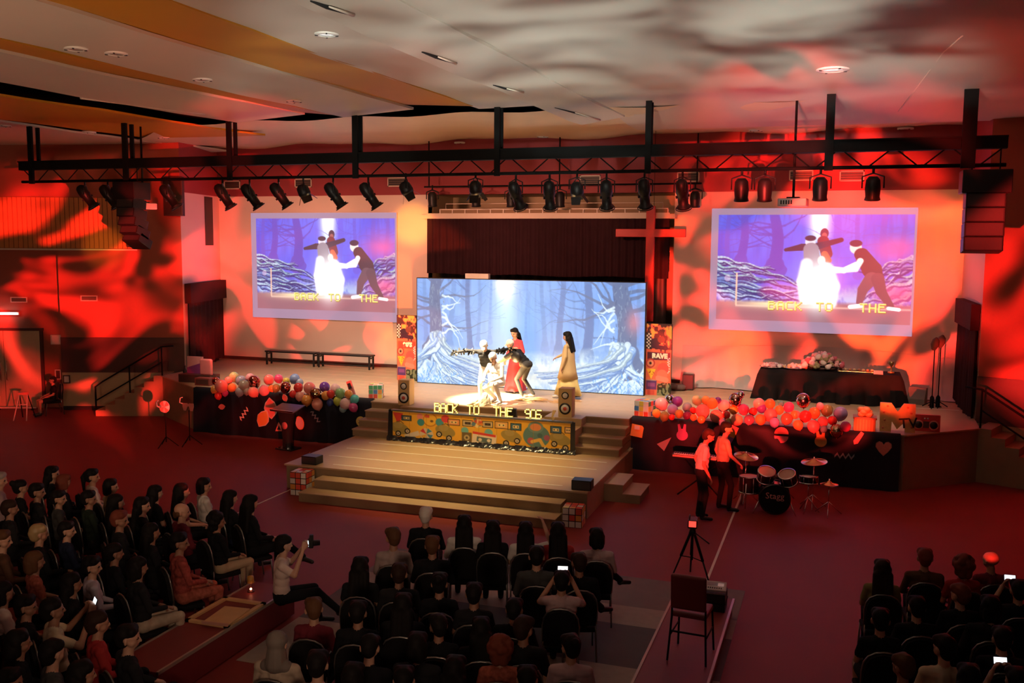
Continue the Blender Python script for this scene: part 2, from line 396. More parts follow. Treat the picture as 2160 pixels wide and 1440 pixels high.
for px, py, z, r, lb, lit in ((689, 72, 7.99, .17, 'round white ceiling fitting near the top edge over the torn panel joint', .5),
    (1757, 147, 7.97, .26, 'brightest round ceiling fitting on the big right panel', 1.2),
    (160, 103, 7.96, .17, 'round ceiling fitting at far left above the thin dark slot', 0), (245, 113, 7.97, .17, 'round ceiling fitting just right of the far left one', 0),
    (427, 168, 7.95, .17, 'round ceiling fitting beside the end of the thin dark slot', 0), (620, 213, 7.95, .16, 'flat round ceiling fitting where the pale panel ends', 0),
    (188, 280, 7.98, .18, 'round fitting on the lowest ochre panel above the truss end', 0), (345, 290, 7.98, .16, 'small round fitting on the lowest ochre panel right of its twin', 0),
    (8, 265, 7.98, .18, 'round fitting cut by the left picture edge', 0),
    (970, 302, 8.1, .17, 'round fitting on the cream ceiling panel above the curtain', 0), (1145, 288, 8.1, .17, 'round fitting on the cream panel nearest the hanging wire', 0),
    (1595, 275, 8.0, .19, 'round fitting at the ceiling edge above the right screen', 0), (1910, 272, 8.0, .2, 'round fitting at the ceiling edge beside the right truss hanger', 0)):
    diffuser(px, py, z, r, lb, lit)

# ------------------------------------------------------------------ stage
def poly_slab(name, pts, z0, z1, m, parent=None):
    return MB().prism(pts, z1-z0, Matrix.Translation((0, 0, z0))).build(name, m, parent)
NL0 = Vector((-20.55, 22.1, 0))                   # near bottom corner of the left stair
NLT = Vector((-18.72, 22.82, 0))
NR0 = Vector((2*-7.86+20.55, 22.0, 0)); NRT = Vector((3.0, 22.72, 0))
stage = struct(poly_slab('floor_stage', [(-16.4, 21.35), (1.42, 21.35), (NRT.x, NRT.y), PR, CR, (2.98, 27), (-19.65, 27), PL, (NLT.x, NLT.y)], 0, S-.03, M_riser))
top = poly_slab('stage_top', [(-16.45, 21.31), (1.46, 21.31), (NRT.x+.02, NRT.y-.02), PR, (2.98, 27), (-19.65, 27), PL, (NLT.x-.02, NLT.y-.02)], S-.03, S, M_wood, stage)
for y in (22.0, 22.5, 23.0, 23.5, 24.0, 24.9, 25.5, 26.1):
    slab('board_line', -16.6, 1.6, y, y+.02, S, S+.003, mat('board_joint', (.62, .47, .32), .5), stage)
block = struct(slab('floor_block', -9.95, -5.42, 20.06, 21.35, T, ZB, M_wood))
slab('block_post', -9.95, -9.0, 20.62, 21.35, ZB, S, M_wood, block)
slab('block_post', -6.3, -5.42, 20.62, 21.35, ZB, S, M_wood, block)
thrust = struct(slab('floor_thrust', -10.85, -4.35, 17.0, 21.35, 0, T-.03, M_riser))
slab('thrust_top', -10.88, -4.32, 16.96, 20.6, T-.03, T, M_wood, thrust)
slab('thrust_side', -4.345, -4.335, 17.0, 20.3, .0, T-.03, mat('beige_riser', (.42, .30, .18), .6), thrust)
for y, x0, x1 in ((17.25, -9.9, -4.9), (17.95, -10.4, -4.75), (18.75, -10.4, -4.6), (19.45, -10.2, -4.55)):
    slab('tape_or_light_line', x0, x1, y, y+.045, T, T+.004, M_line, thrust)
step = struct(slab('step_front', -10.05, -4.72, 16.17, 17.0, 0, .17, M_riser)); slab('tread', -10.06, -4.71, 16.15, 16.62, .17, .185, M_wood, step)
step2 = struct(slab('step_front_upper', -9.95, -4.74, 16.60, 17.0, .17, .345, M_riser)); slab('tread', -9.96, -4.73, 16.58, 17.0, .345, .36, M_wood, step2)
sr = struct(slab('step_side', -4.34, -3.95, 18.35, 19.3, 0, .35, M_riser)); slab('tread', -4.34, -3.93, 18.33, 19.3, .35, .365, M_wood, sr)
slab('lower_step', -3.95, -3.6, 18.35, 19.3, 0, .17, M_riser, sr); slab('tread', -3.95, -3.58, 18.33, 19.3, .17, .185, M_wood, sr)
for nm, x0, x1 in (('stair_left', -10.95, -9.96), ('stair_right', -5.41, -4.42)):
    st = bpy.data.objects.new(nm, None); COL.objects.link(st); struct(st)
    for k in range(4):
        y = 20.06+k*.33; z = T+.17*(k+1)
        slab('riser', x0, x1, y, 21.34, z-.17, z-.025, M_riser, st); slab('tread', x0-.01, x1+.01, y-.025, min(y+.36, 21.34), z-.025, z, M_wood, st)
# side stairs up to the stage along the hall walls, with handrails
def side_stair(nm, n0, u, n, mirror):
    st = bpy.data.objects.new(nm, None); COL.objects.link(st); struct(st)
    for k in range(7):
        z = S*(k+1)/7; a = n0 + u*(k*.285); b = n0 + u*2.0; wv = n*1.15
        mb = MB().prism([(a.x, a.y), (b.x, b.y), (b.x+wv.x, b.y+wv.y), (a.x+wv.x, a.y+wv.y)] if not mirror else [(a.x, a.y), (a.x+wv.x, a.y+wv.y), (b.x+wv.x, b.y+wv.y), (b.x, b.y)], S/7, Matrix.Translation((0, 0, z-S/7)))
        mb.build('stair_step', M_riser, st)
    return st
uL = Vector((.932, .363, 0)); uR = Vector((-.932, .363, 0))
stL = side_stair('stair_side_left', NL0, uL, Vector((-.363, .932, 0)), False)
stR = side_stair('stair_side_right', NR0, uR, Vector((.363, .932, 0)), True)
def handrail(n0, u, label, out):
    base = n0 + out*.05
    t = thing('stair_handrail', label, 'handrail', base)
    p = lambda s, z: u*s + Vector((0, 0, z))
    MB().tube([p(0, 0), p(0, .86), p(.22, 1.02), p(1.95, 2.05), p(2.3, 2.08)], .025).build('top_rail', M_steel, t)
    MB().tube([p(0, .45), p(1.95, 1.6)], .02).build('mid_rail', M_steel, t)
    MB().tube([p(1.0, .68), p(1.0, 1.5)], .022).build('post', M_steel, t); MB().tube([p(1.95, S), p(1.95, 2.06)], .022).build('post', M_steel, t)
    return t
handrail(NL0, uL, 'black steel handrail of the stair left of the stage', Vector((-.363, .932, 0)))
handrail(NR0, uR, 'black steel handrail of the stair right of the stage', Vector((.363, .932, 0)))

# floor details: grey aisle slabs, white floor lines, low red catwalks in the aisles
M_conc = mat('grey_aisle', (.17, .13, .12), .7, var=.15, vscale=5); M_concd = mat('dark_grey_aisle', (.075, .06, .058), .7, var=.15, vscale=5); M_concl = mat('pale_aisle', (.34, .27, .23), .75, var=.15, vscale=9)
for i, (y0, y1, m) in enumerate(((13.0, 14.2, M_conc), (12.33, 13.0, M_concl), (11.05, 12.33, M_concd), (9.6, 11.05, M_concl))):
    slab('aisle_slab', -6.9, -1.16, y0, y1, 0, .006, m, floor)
slab('floor_line', -1.78, -1.74, 13.6, 21, 0, .004, M_line, floor); slab('floor_line', -10.72, -10.68, 12, 17.0, 0, .004, M_line, floor)
M_catw = mat('red_catwalk', (.19, .02, .022), .5, var=.1); M_edge = mat('metal_edge', (.5, .42, .36), .35, .6)
pf = tag(thing('aisle_platform', 'x', 'platform'), 'low dark red platform in the aisle under the red chair', 'platform')
slab('deck', -2.03, -1.24, 7.5, 13.15, .02, .25, M_catw, pf)
for x in (-2.05, -1.24): slab('edge_strip', x, x+.03, 7.5, 13.15, .22, .26, M_edge, pf)
pf2 = thing('aisle_platform', 'low dark red platform in the left aisle carrying a wooden frame', 'platform')
slab('deck', -7.64, -7.0, 8.3, 11.1, .02, .4, M_catw, pf2)
for x in (-7.66, -7.02): slab('edge_strip', x, x+.03, 8.3, 11.1, .37, .41, M_edge, pf2)
# ------------------------------------------------------------------ flat pictures (screens and prints), painted by code
class Pic:
    def __init__(s, w, h, bg): s.w, s.h = w, h; s.a = np.ones((h, w, 3))*np.array(bg, float); s.Y, s.X = np.mgrid[0:h, 0:w].astype(float)
    def blend(s, m, col, sl=None):
        t = s.a if sl is None else s.a[sl]; m = np.clip(m, 0, 1)[..., None]; t[...] = t*(1-m) + np.array(col, float)*m
    def stroke(s, pts, wid, col, al=1.0, soft=1.0):
        wid = wid if isinstance(wid, (list, tuple)) else [wid]*len(pts)
        for (x0, y0), (x1, y1), w0, w1 in zip(pts[:-1], pts[1:], wid[:-1], wid[1:]):
            W_ = max(w0, w1)+2+soft; a, b = int(max(0, min(x0, x1)-W_)), int(min(s.w, max(x0, x1)+W_+1)); c, d = int(max(0, min(y0, y1)-W_)), int(min(s.h, max(y0, y1)+W_+1))
            if a >= b or c >= d: continue
            X, Y = s.X[c:d, a:b], s.Y[c:d, a:b]; dx, dy = x1-x0, y1-y0; L = dx*dx+dy*dy+1e-9
            t = np.clip(((X-x0)*dx+(Y-y0)*dy)/L, 0, 1); D = np.hypot(X-x0-t*dx, Y-y0-t*dy); w = w0+(w1-w0)*t
            s.blend(((w-D)/soft+.5)*al if al == 1 else np.clip((w-D)/soft+.5, 0, 1)*al, col, (slice(c, d), slice(a, b)))
    def ell(s, cx, cy, rx, ry, col, al=1.0, rot=0.0, ring=None):
        c_, s_ = math.cos(rot), math.sin(rot); X = (s.X-cx)*c_+(s.Y-cy)*s_; Y = -(s.X-cx)*s_+(s.Y-cy)*c_
        D = (np.hypot(X/rx, Y/ry)-1)*min(rx, ry); m = np.clip(.5-D, 0, 1)
        if ring: m = m*np.clip(.5+D+ring, 0, 1)
        s.blend(m*al, col)
    def rect(s, x0, y0, x1, y1, col, al=1.0, rot=0.0):
        cx, cy = (x0+x1)/2, (y0+y1)/2; c_, s_ = math.cos(rot), math.sin(rot); X = (s.X-cx)*c_+(s.Y-cy)*s_; Y = -(s.X-cx)*s_+(s.Y-cy)*c_
        s.blend(np.clip((x1-x0)/2-np.abs(X)+.5, 0, 1)*np.clip((y1-y0)/2-np.abs(Y)+.5, 0, 1)*al, col)
    def poly(s, pts, col, al=1.0):
        ins = np.zeros((s.h, s.w), bool); n = len(pts)
        for i in range(n):
            (x0, y0), (x1, y1) = pts[i], pts[(i+1) % n]
            if y0 == y1: continue
            ins ^= ((s.Y < y0) != (s.Y < y1)) & (s.X < (x1-x0)*(s.Y-y0)/(y1-y0)+x0)
        s.blend(ins*al, col)
    def noise(s, sx, sy, seed, oct=4, ridged=False):
        r = np.random.default_rng(seed); out = np.zeros((s.h, s.w)); amp = 1.0; tot = 0
        for o in range(oct):
            gx, gy = int(sx*2**o)+2, int(sy*2**o)+2; g = r.random((gy+1, gx+1))
            x = s.X/s.w*(gx-1); y = s.Y/s.h*(gy-1); xi, yi = x.astype(int), y.astype(int); fx, fy = x-xi, y-yi
            fx, fy = fx*fx*(3-2*fx), fy*fy*(3-2*fy)
            v = (g[yi, xi]*(1-fx)+g[yi, xi+1]*fx)*(1-fy)+(g[yi+1, xi]*(1-fx)+g[yi+1, xi+1]*fx)*fy
            if ridged: v = 1-np.abs(2*v-1)
            out += v*amp; tot += amp; amp *= .55
        return out/tot
    def object(s, name, wm, hm, m, parent=None, thick=.02):
        """a board wm x hm metres standing in local xz, face to -Y, its picture on the front face"""
        h, w = s.h, s.w
        x = (np.arange(w)/(w-1)-.5)*wm; z = (1-np.arange(h)/(h-1))*hm
        co = np.zeros((h, w, 3)); co[..., 0] = x[None, :]; co[..., 2] = z[:, None]
        i = np.arange(h*w).reshape(h, w); q = np.stack([i[:-1, :-1], i[1:, :-1], i[1:, 1:], i[:-1, 1:]], -1).reshape(-1, 4)
        me = bpy.data.meshes.new(name); me.vertices.add(h*w); me.vertices.foreach_set('co', co.ravel())
        me.loops.add(q.size); me.loops.foreach_set('vertex_index', q.ravel().astype(np.int32)); me.polygons.add(len(q))
        me.polygons.foreach_set('loop_start', np.arange(0, q.size, 4, dtype=np.int32)); me.update(calc_edges=True)
        c = np.clip(s.a, 0, 1); lin = np.where(c <= .04045, c/12.92, ((c+.055)/1.055)**2.4)
        at = me.color_attributes.new('picture', 'FLOAT_COLOR', 'POINT'); rgba = np.ones((h*w, 4), np.float32); rgba[:, :3] = lin.reshape(-1, 3); at.data.foreach_set('color', rgba.ravel())
        return link(name, me, m, parent)
GLY = {'B':('11110','10001','11110','10001','10001','10001','11110'),'A':('01110','10001','10001','11111','10001','10001','10001'),'C':('01111','10000','10000','10000','10000','10000','01111'),'K':('10001','10010','11100','11000','10100','10010','10001'),'T':('11111','00100','00100','00100','00100','00100','00100'),'O':('01110','10001','10001','10001','10001','10001','01110'),'H':('10001','10001','10001','11111','10001','10001','10001'),'E':('11111','10000','11110','10000','10000','10000','11111'),'9':('01110','10001','10001','01111','00001','00001','01110'),'0':('01110','10001','10001','10001','10001','10001','01110'),'S':('01111','10000','10000','01110','00001','00001','11110'),'s':('01111','10000','10000','01110','00001','00001','11110')}

def forest(w, h, pal, seed, beam, trunks, big, detail=1.0):
    p = Pic(w, h, pal['mist']); u = p.X/w; v = p.Y/h; r = np.random.default_rng(seed)
    edge = np.abs(u-beam)*1.3; p.blend(np.clip(edge, 0, 1)*.75, pal['deep']); n = p.noise(9, 3, seed, 4)
    p.blend((n-.35)*.8*(v < .75), pal['haze'])
    fine = p.noise(60, 4, seed+1, 2); p.blend((fine-.5)*.9*np.clip(1-v*1.3, 0, 1), pal['trunk'])
    # the shaft of light
    wd = .035+.05*v; g = np.exp(-((u-beam)/wd)**2)*np.clip(1.15-v*1.25, 0, 1); p.blend(g*.85, (.80, .99, 1.0))
    g = np.exp(-((u-beam)/.045)**2-((v-.02)/.16)**2)*1.5; p.blend(g, (1, 1, 1))
    def tree(cx, wd, col, base, al, nb):
        x = cx*w; pts = []; ws = []; lean = r.uniform(-.02, .02)*w
        for k in range(14):
            t = k/13; pts.append((x+lean*t+math.sin(t*5+cx*40)*wd*w*.14, t*base*h)); ws.append(wd*w*.5*(.72+.28*t+(.9*max(0, t-.86)*7)))
        p.stroke(pts, ws, col, al, 1.5)
        for b in range(nb):
            t = r.uniform(.05, .8); i = int(t*13); q = [pts[i]]; d = 1 if r.random() < .5 else -1; ang = r.uniform(-.9, .1)
            for s_ in range(6):
                ang += r.uniform(-.45, .4); L = wd*w*r.uniform(.4, .8)+2; q.append((q[-1][0]+d*L*math.cos(ang), q[-1][1]+L*math.sin(ang)))
            p.stroke(q, [max(.35, wd*w*.10*(1-k/6)) for k in range(7)], col, al*.9, 1.2)
    for cx, wd, dep, base in trunks:
        c = tuple(a*(1-dep)+b*dep for a, b in zip(pal['mist'], pal['trunk'])); tree(cx, wd, c, base, .55+.35*dep, 9)
    # icy forest floor
    gy = np.clip((v-.60-.05*np.cos((u-beam)*5))*7, 0, 1); rg = p.noise(16, 5, seed+5, 4, True); rf = p.noise(40, 16, seed+6, 3, True)
    p.blend(gy*.85, pal['ground']); p.blend(gy*np.clip((rg-.52)*4, 0, 1), pal['ice']); p.blend(gy*np.clip((.5-rg)*4, 0, 1)*.7, pal['shade']); p.blend(gy*np.clip((rf-.62)*4, 0, 1)*.6, pal['ice'])
    cen = np.exp(-((u-beam-.02)/.28)**2)*np.clip((v-.72)*6, 0, 1)*np.clip((1.02-v)*8, 0, 1); p.blend(cen*.55, pal['warm'])  # spotlight reflection painted in as a glow at the bottom centre
    for cx, wd, base, sgn in big:
        tree(cx, wd, pal['trunk2'], base, .95, 12)
        x = cx*w
        for k in range(120):                                    # bark flecks and snow
            t = r.uniform(.02, base); dx = r.uniform(-.5, .5)*wd*w; p.stroke([(x+dx, t*h), (x+dx+r.uniform(-2, 2), t*h+r.uniform(2, 9))], r.uniform(.3, .9), pal['root'] if r.random() < .5 else pal['bark'], .55)
        for k in range(34):                                    # roots that fan out over the ground towards the light
            f = (k+r.random())/34; d = sgn if r.random() < .8 else -sgn; x0 = x+r.uniform(-.45, .5)*wd*w; y0 = (base-.16+r.uniform(0, .14))*h
            x1 = x+d*(wd*.4+f*.34)*w; y1 = h*(1.04-.16*f*f-r.uniform(0, .06)); cx_ = x0+d*r.uniform(.0, .05)*w; cy_ = y0+(y1-y0)*r.uniform(.55, .85)
            q = [((1-t)**2*x0+2*t*(1-t)*cx_+t*t*x1+1.6*math.sin(t*19+k), (1-t)**2*y0+2*t*(1-t)*cy_+t*t*y1+1.4*math.sin(t*13+k*2)) for t in np.linspace(0, 1, 18)]
            ww = [max(.6, wd*w*.15*r.uniform(.6, 1.2)*(1-i/19)) for i in range(len(q))]
            p.stroke([(a+.8, b+1.6) for a, b in q], [i+.9 for i in ww], pal['shade'], .55); p.stroke(q, ww, (pal['root'], pal['ice'], pal['ground'])[k % 3], .85); p.stroke([(a-.4, b-.5) for a, b in q], [i*.35 for i in ww], pal['ice'], .8)
        for k in range(7):                                     # crooked side branches
            q = [(x+sgn*wd*w*.4, h*r.uniform(.15, base-.1))]; ang = r.uniform(-.5, .3)
            for s_ in range(7): ang += r.uniform(-.5, .5); q.append((q[-1][0]+sgn*r.uniform(.006, .018)*w, q[-1][1]+r.uniform(.006, .018)*w*math.sin(ang)*2))
            p.stroke(q, [max(.5, 2.4*(1-i/8)) for i in range(8)], pal['ice'], .85)
    # tufts of frost in the lower corners
    for k in range(240):
        sd = r.random() < .5; cx = (r.beta(1.2, 4)*.36 if sd else 1-r.beta(1.2, 4)*.36)*w; cy = (1-r.beta(1.1, 3)*.26)*h; a = r.uniform(-2.6, -.5)
        p.stroke([(cx, cy), (cx+6*math.cos(a), cy+6*math.sin(a))], .8, pal['tuft'] if r.random() < .6 else pal['ice'], .75)
    return p
PAL1 = dict(mist=(.53, .71, .97), deep=(.36, .54, .88), haze=(.68, .82, .98), trunk=(.34, .44, .66), trunk2=(.40, .47, .63), bark=(.30, .36, .52), ground=(.62, .76, .93), ice=(.86, .94, .97), shade=(.40, .54, .78), root=(.62, .72, .80), warm=(.98, .93, .84), tuft=(.36, .64, .95))
led = forest(470, 212, PAL1, 4, .405, [(.03, .022, .4, .62), (.17, .03, .35, .66), (.235, .026, .75, .7), (.29, .016, .3, .6), (.34, .014, .2, .58), (.50, .012, .2, .56), (.565, .022, .35, .62), (.60, .012, .3, .6), (.655, .03, .62, .66), (.70, .014, .3, .6), (.765, .042, .75, .7), (.83, .016, .3, .6), (.97, .02, .4, .7)], [(.095, .062, .66, 1), (.905, .085, .70, -1)])
led.blend(np.exp(-((led.X/470-.955)/.03)**2-((led.Y/212-.35)/.1)**2)*.7, (.93, .55, .60))
led_t = thing('led_wall', 'large bright screen showing a blue misty winter forest behind the actors', 'screen', (-7.975, 24.40, S))
led.object('picture', 6.46, 2.93, pict_mat('led_picture', 1.05, .02), led_t).location = (0, -.06, .02)
MB().box((-3.25, -.055, 0), (3.25, .09, 2.97)).build('cabinet', M_black, led_t)
for k in range(1, 7): MB().box((-3.25+k*.93-.02, .09, 0), (-3.25+k*.93+.02, .4, 2.9)).build('brace', M_steel, led_t)

# the projected picture on both side screens
PAL2 = dict(mist=(.38, .38, .92), deep=(.20, .18, .66), haze=(.45, .52, .97), trunk=(.34, .22, .62), trunk2=(.36, .24, .56), bark=(.22, .16, .40), ground=(.38, .42, .78), ice=(.66, .74, .88), shade=(.20, .18, .50), root=(.46, .58, .66), warm=(.45, .60, .9), tuft=(.25, .35, .95))
sw, sh = 300, 190
pj = forest(sw, sh, PAL2, 9, .53, [(.30, .07, .8, .50), (.14, .05, .75, .45), (.05, .03, .6, .5), (.62, .05, .2, .5), (.72, .03, .4, .55), (.85, .04, .5, .5), (.95, .03, .6, .5)], [])
r_ = np.random.default_rng(21)
for k in range(46):                              # pale roots that sweep in from both sides
    lf = k < 30; x0 = (-.02 if lf else 1.02)*sw; y0 = r_.uniform(.36, .72)*sh; x1 = (r_.uniform(.18, .50) if lf else r_.uniform(.74, .88))*sw; y1 = min(.80, r_.uniform(.02, .22)+y0/sh)*sh; cx_ = (x0+x1)/2+r_.uniform(-.05, .05)*sw; cy_ = y0+r_.uniform(-.10, .16)*sh
    qq = [((1-t)**2*x0+2*t*(1-t)*cx_+t*t*x1+2*math.sin(t*14+k), (1-t)**2*y0+2*t*(1-t)*cy_+t*t*y1+2.2*math.sin(t*17+k*2)) for t in np.linspace(0, 1, 22)]; ww = [max(.4, r_.uniform(1.0, 2.6)*(1-i/26)) for i in range(22)]
    pj.stroke([(a+1, b+2) for a, b in qq], [w+1 for w in ww], (.14, .13, .40), .6); pj.stroke(qq, ww, [(.55, .72, .74), (.70, .80, .86), (.38, .48, .72)][k % 3], .8)
X, Y = pj.X/sw, pj.Y/sh
lil = (.58, .47, .56)
pj.blend(np.clip((Y-.80)*30, 0, 1), (.55, .36, .40)); pj.blend(np.clip((Y-.80)*30, 0, 1)*np.exp(-((X-.33)/.2)**2-((Y-.83)/.05)**2), (1, .93, .70)); pj.blend(np.clip((Y-.845)*60, 0, 1)*np.clip((.875-Y)*60, 0, 1)*(X > .1)*.7, (.98, .85, .74))
pj.blend(np.exp(-((X-.92)/.12)**2-((Y-.30)/.12)**2)*.8, (.93, .35, .62)); pj.blend(np.exp(-((X-.93)/.12)**2-((Y-.72)/.10)**2)*.75, (.93, .30, .50))  # red light at the right edge painted into the picture
q = lambda *a: [(x*sw, y*sh) for x, y in a]
blk, wht = (.24, .16, .24), (1, 1, 1)
pj.ell(.555*sw, .17*sh, 6.5, 9, blk); pj.ell(.555*sw, .19*sh, 4, 5, (.62, .34, .34)); pj.stroke(q((.55, .24), (.57, .36)), 9, (.45, .16, .2))             # woman behind
pj.stroke(q((.36, .325), (.44, .30), (.52, .29), (.64, .23)), [3, 6, 6, 4], blk)                                                                   # spread dark sleeves
pj.ell(.485*sw, .25*sh, 8, 9, (.86, .84, .88)); pj.ell(.485*sw, .215*sh, 8.5, 5, blk); pj.stroke(q((.49, .32), (.50, .46)), [12, 13], (.55, .5, .55))
pj.stroke(q((.56, .36), (.58, .42)), 5, (.93, .33, .20)); pj.ell(.545*sw, .42*sh, 6, 8, (.92, .86, .82))
g = np.exp(-((X-.53)/.07)**2-((Y-.66)/.2)**2)*1.8; pj.blend(g, (1, 1, .99))
pj.stroke(q((.47, .45), (.46, .62), (.47, .78)), [9, 11, 10], wht, .9, 4); pj.stroke(q((.57, .5), (.60, .66), (.60, .82)), [12, 13, 9], wht, .9, 4)
pj.stroke(q((.58, .50), (.66, .51), (.72, .45)), [6, 5, 4], wht); pj.ell(.715*sw, .30*sh, 9, 10.5, (.95, .88, .84)); pj.ell(.715*sw, .26*sh, 9.5, 6, blk)     # man in black, bending
pj.stroke(q((.745, .36), (.80, .50), (.82, .58)), [11, 15, 12], (.27, .17, .22)); pj.stroke(q((.74, .42), (.72, .50), (.62, .52)), [5, 4, 3.5], (.97, .93, .9))
pj.stroke(q((.80, .58), (.76, .68), (.745, .80)), [11, 8, 5], (.38, .27, .32)); pj.stroke(q((.83, .58), (.85, .70), (.90, .83)), [10, 8, 5], (.34, .24, .29)); pj.stroke(q((.70, .845), (.76, .83)), 3.5, wht); pj.stroke(q((.89, .85), (.94, .86)), 3, wht)
pj.stroke(q((.105, .555), (.105, .85)), 1.3, (.97, .74, .62)); pj.ell(.055*sw, .60*sh, 5, 6, (.93, .78, .86), .5)
def bulbs_text(pic, s, x, y, d, r, col):
    for i, ch in enumerate(s):
        for a, row in enumerate(GLY[ch]):
            for b, on in enumerate(row):
                if on == '1': pic.ell(x+(i*6.2+b)*d, y+a*d, r, r, col)
for s_, x0 in (('BACK', .28), ('TO', .53), ('THE', .75)):
    bulbs_text(pj, s_, x0*sw+.5, .815*sh+1, 2.25, 1.5, (.55, .45, .05)); bulbs_text(pj, s_, x0*sw, .815*sh, 2.25, 1.15, (1, 1, .55))
fr = Pic(316, 222, lil); fr.a[12:12+sh, 12:12+sw] = pj.a*.90+np.array(lil)*.10
fr.a += (fr.noise(5, 4, 3, 2)[..., None]-.5)*.04
M_proj = pict_mat('projected_picture', 1.3, .05)
def screen(xc, z0, wm, hm, label):
    t = thing('projection_screen', label, 'screen', (xc, YB-.03, z0), group='projection screens')
    fr.object('projected_picture', wm, hm, M_proj, t).location = (0, -.022, 0)
    MB().box((-wm/2-.01, -.018, -.01), (wm/2+.01, .02, hm+.01)).build('screen_sheet', M_white, t)
screen(-15.74, 2.64, 5.28, 3.42, 'projection screen left of the curtain showing the stage play')
screen(-.80, 2.78, 5.28, 3.36, 'projection screen right of the cross showing the stage play')

# ------------------------------------------------------------------ curtains
def curtain(name, label, a, b, z0, z1, folds, depth, m, seed=0, parent=None, gather=0.0):
    """pleated cloth hanging along a->b"""
    a = Vector((*a, 0)); b = Vector((*b, 0)); u = b-a; n = Vector((u.y, -u.x, 0)).normalized(); rr = np.random.default_rng(seed); nx = folds*6; P = []
    ph = np.cumsum(rr.uniform(.6, 1.4, nx+1)); ph = ph/ph[-1]*folds*2*math.pi; am = rr.uniform(.5, 1.2, nx+1)
    for i in range(9):
        t = i/8; row = []
        for j in range(nx+1):
            s = j/nx; row.append(a+u*s + n*(depth*am[j]*math.sin(ph[j])*(.55+.45*t)) + Vector((0, 0, z1+(z0-z1)*t + (.02*math.sin(s*17+seed) if i == 8 else 0))))
        P.append(row)
    mb = MB().grid(P)
    mb.grid([[p-n*.012 for p in reversed(r)] for r in P])
    o = mb.build(name, m, parent); return tag(o, label, 'curtain') if label else o
M_vel = mat('maroon_velvet', (.030, .010, .014), .85, var=.25, vscale=3, spec=.15); M_vel2 = mat('dark_curtain', (.035, .012, .013), .85, var=.2, vscale=3, spec=.15)
cv = thing('stage_curtain', 'wide dark maroon curtain hanging above the forest screen', 'curtain', (0, 0, 0))
curtain('cloth', None, (-11.9, 26.62), (-4.55, 26.62), 4.2, 5.86, 34, .06, M_vel, 1, cv); curtain('rear_cloth', None, (-11.7, 27.2), (-4.7, 27.2), S, 4.6, 20, .06, M_black, 2, cv)
lg = struct(slab('trim_ledge', -12.1, -4.4, 26.6, 27.35, 5.86, 5.98, M_trimw))
slab('kerb', -11.9, -4.55, 26.6, 26.66, 5.98, 6.02, M_trimw, lg); slab('kerb_top', -11.5, -4.6, 26.6, 26.66, 6.12, 6.15, M_trimw, lg)
for k in range(18): x = -11.5+k*.405; slab('kerb_post', x, x+.03, 26.6, 26.66, 6.02, 6.12, M_trimw, lg)
for k in range(17): x = -11.47+k*.405; slab('kerb_panel', x, x+.375, 26.64, 26.655, 6.02, 6.12, mat('kerb_dark', (.25, .16, .08), .6), lg)
MB().tube([(-11.3, 26.63, 6.15), (-11.3, 26.63, 6.30), (-4.75, 26.63, 6.30), (-4.75, 26.63, 6.15)], .012, 6).build('guard_wire', M_trimw, lg)
# doors in the stage returns: curtain below a pelmet
def stage_door(a, b, f0, f1, sgn, label, lab2):
    A = Vector((*a, 0)); B = Vector((*b, 0)); u = B-A; n = Vector((u.y, -u.x, 0)).normalized()*sgn
    t = thing('doorway_curtain', label, 'curtain', (0, 0, 0)); pa = A+u*f0+n*.10; pb = A+u*f1+n*.10
    curtain('cloth', None, (pa.x, pa.y), (pb.x, pb.y), S+.03, 3.6, 9, .06, M_vel2, 5, t)
    q = [A+u*f0+n*.03, A+u*f1+n*.03, A+u*f1+n*.22, A+u*f0+n*.22]
    MB().add([v+Vector((0, 0, 3.25)) for v in q]+[v+Vector((0, 0, 3.85)) for v in q], [(0,3,2,1),(4,5,6,7),(0,1,5,4),(1,2,6,5),(2,3,7,6),(3,0,4,7)]).build('pelmet', M_vel2, t)
stage_door(PL, CL, .02, .97, 1, 'dark curtain and pelmet over the doorway left of the bench', '')
stage_door(CR, PR, .20, .99, 1, 'dark curtain and pelmet over the doorway right of the table', '')
# dark slots high in the returns
for (a, b, nm) in ((PL, CL, 'slot'), (CR, PR, 'slot')):
    L = (Vector(b)-Vector(a)).length
    w_ = wl if a == PL else wl2
    t0, t1 = (L*.60, L*.80) if a == PL else (L*.15, L*.32)
    wall_seg('dark_slot', a, b, 5.0, 6.55, .03, M_black, w_, out=.03, t0=t0, t1=t1)

# ------------------------------------------------------------------ cross
M_cross = mat('red_cross_paint', (.55, .03, .03), .45, var=.05)
cr = thing('hanging_cross', 'tall plain red cross hanging before the dark curtain', 'cross', (-5.0, 26.2, 3.01))
bevel(MB().box((-.12, -.06, 0), (.12, .06, 3.18)).build('upright', M_cross, cr), .012); bevel(MB().box((-.97, -.062, 2.33), (.97, .058, 2.55)).build('crossbeam', M_cross, cr), .012)
for s_ in (-.08, .08): MB().tube([(s_, 0, 3.18), (s_, 0, 5.22)], .006, 5).build('wire', M_steel, cr)

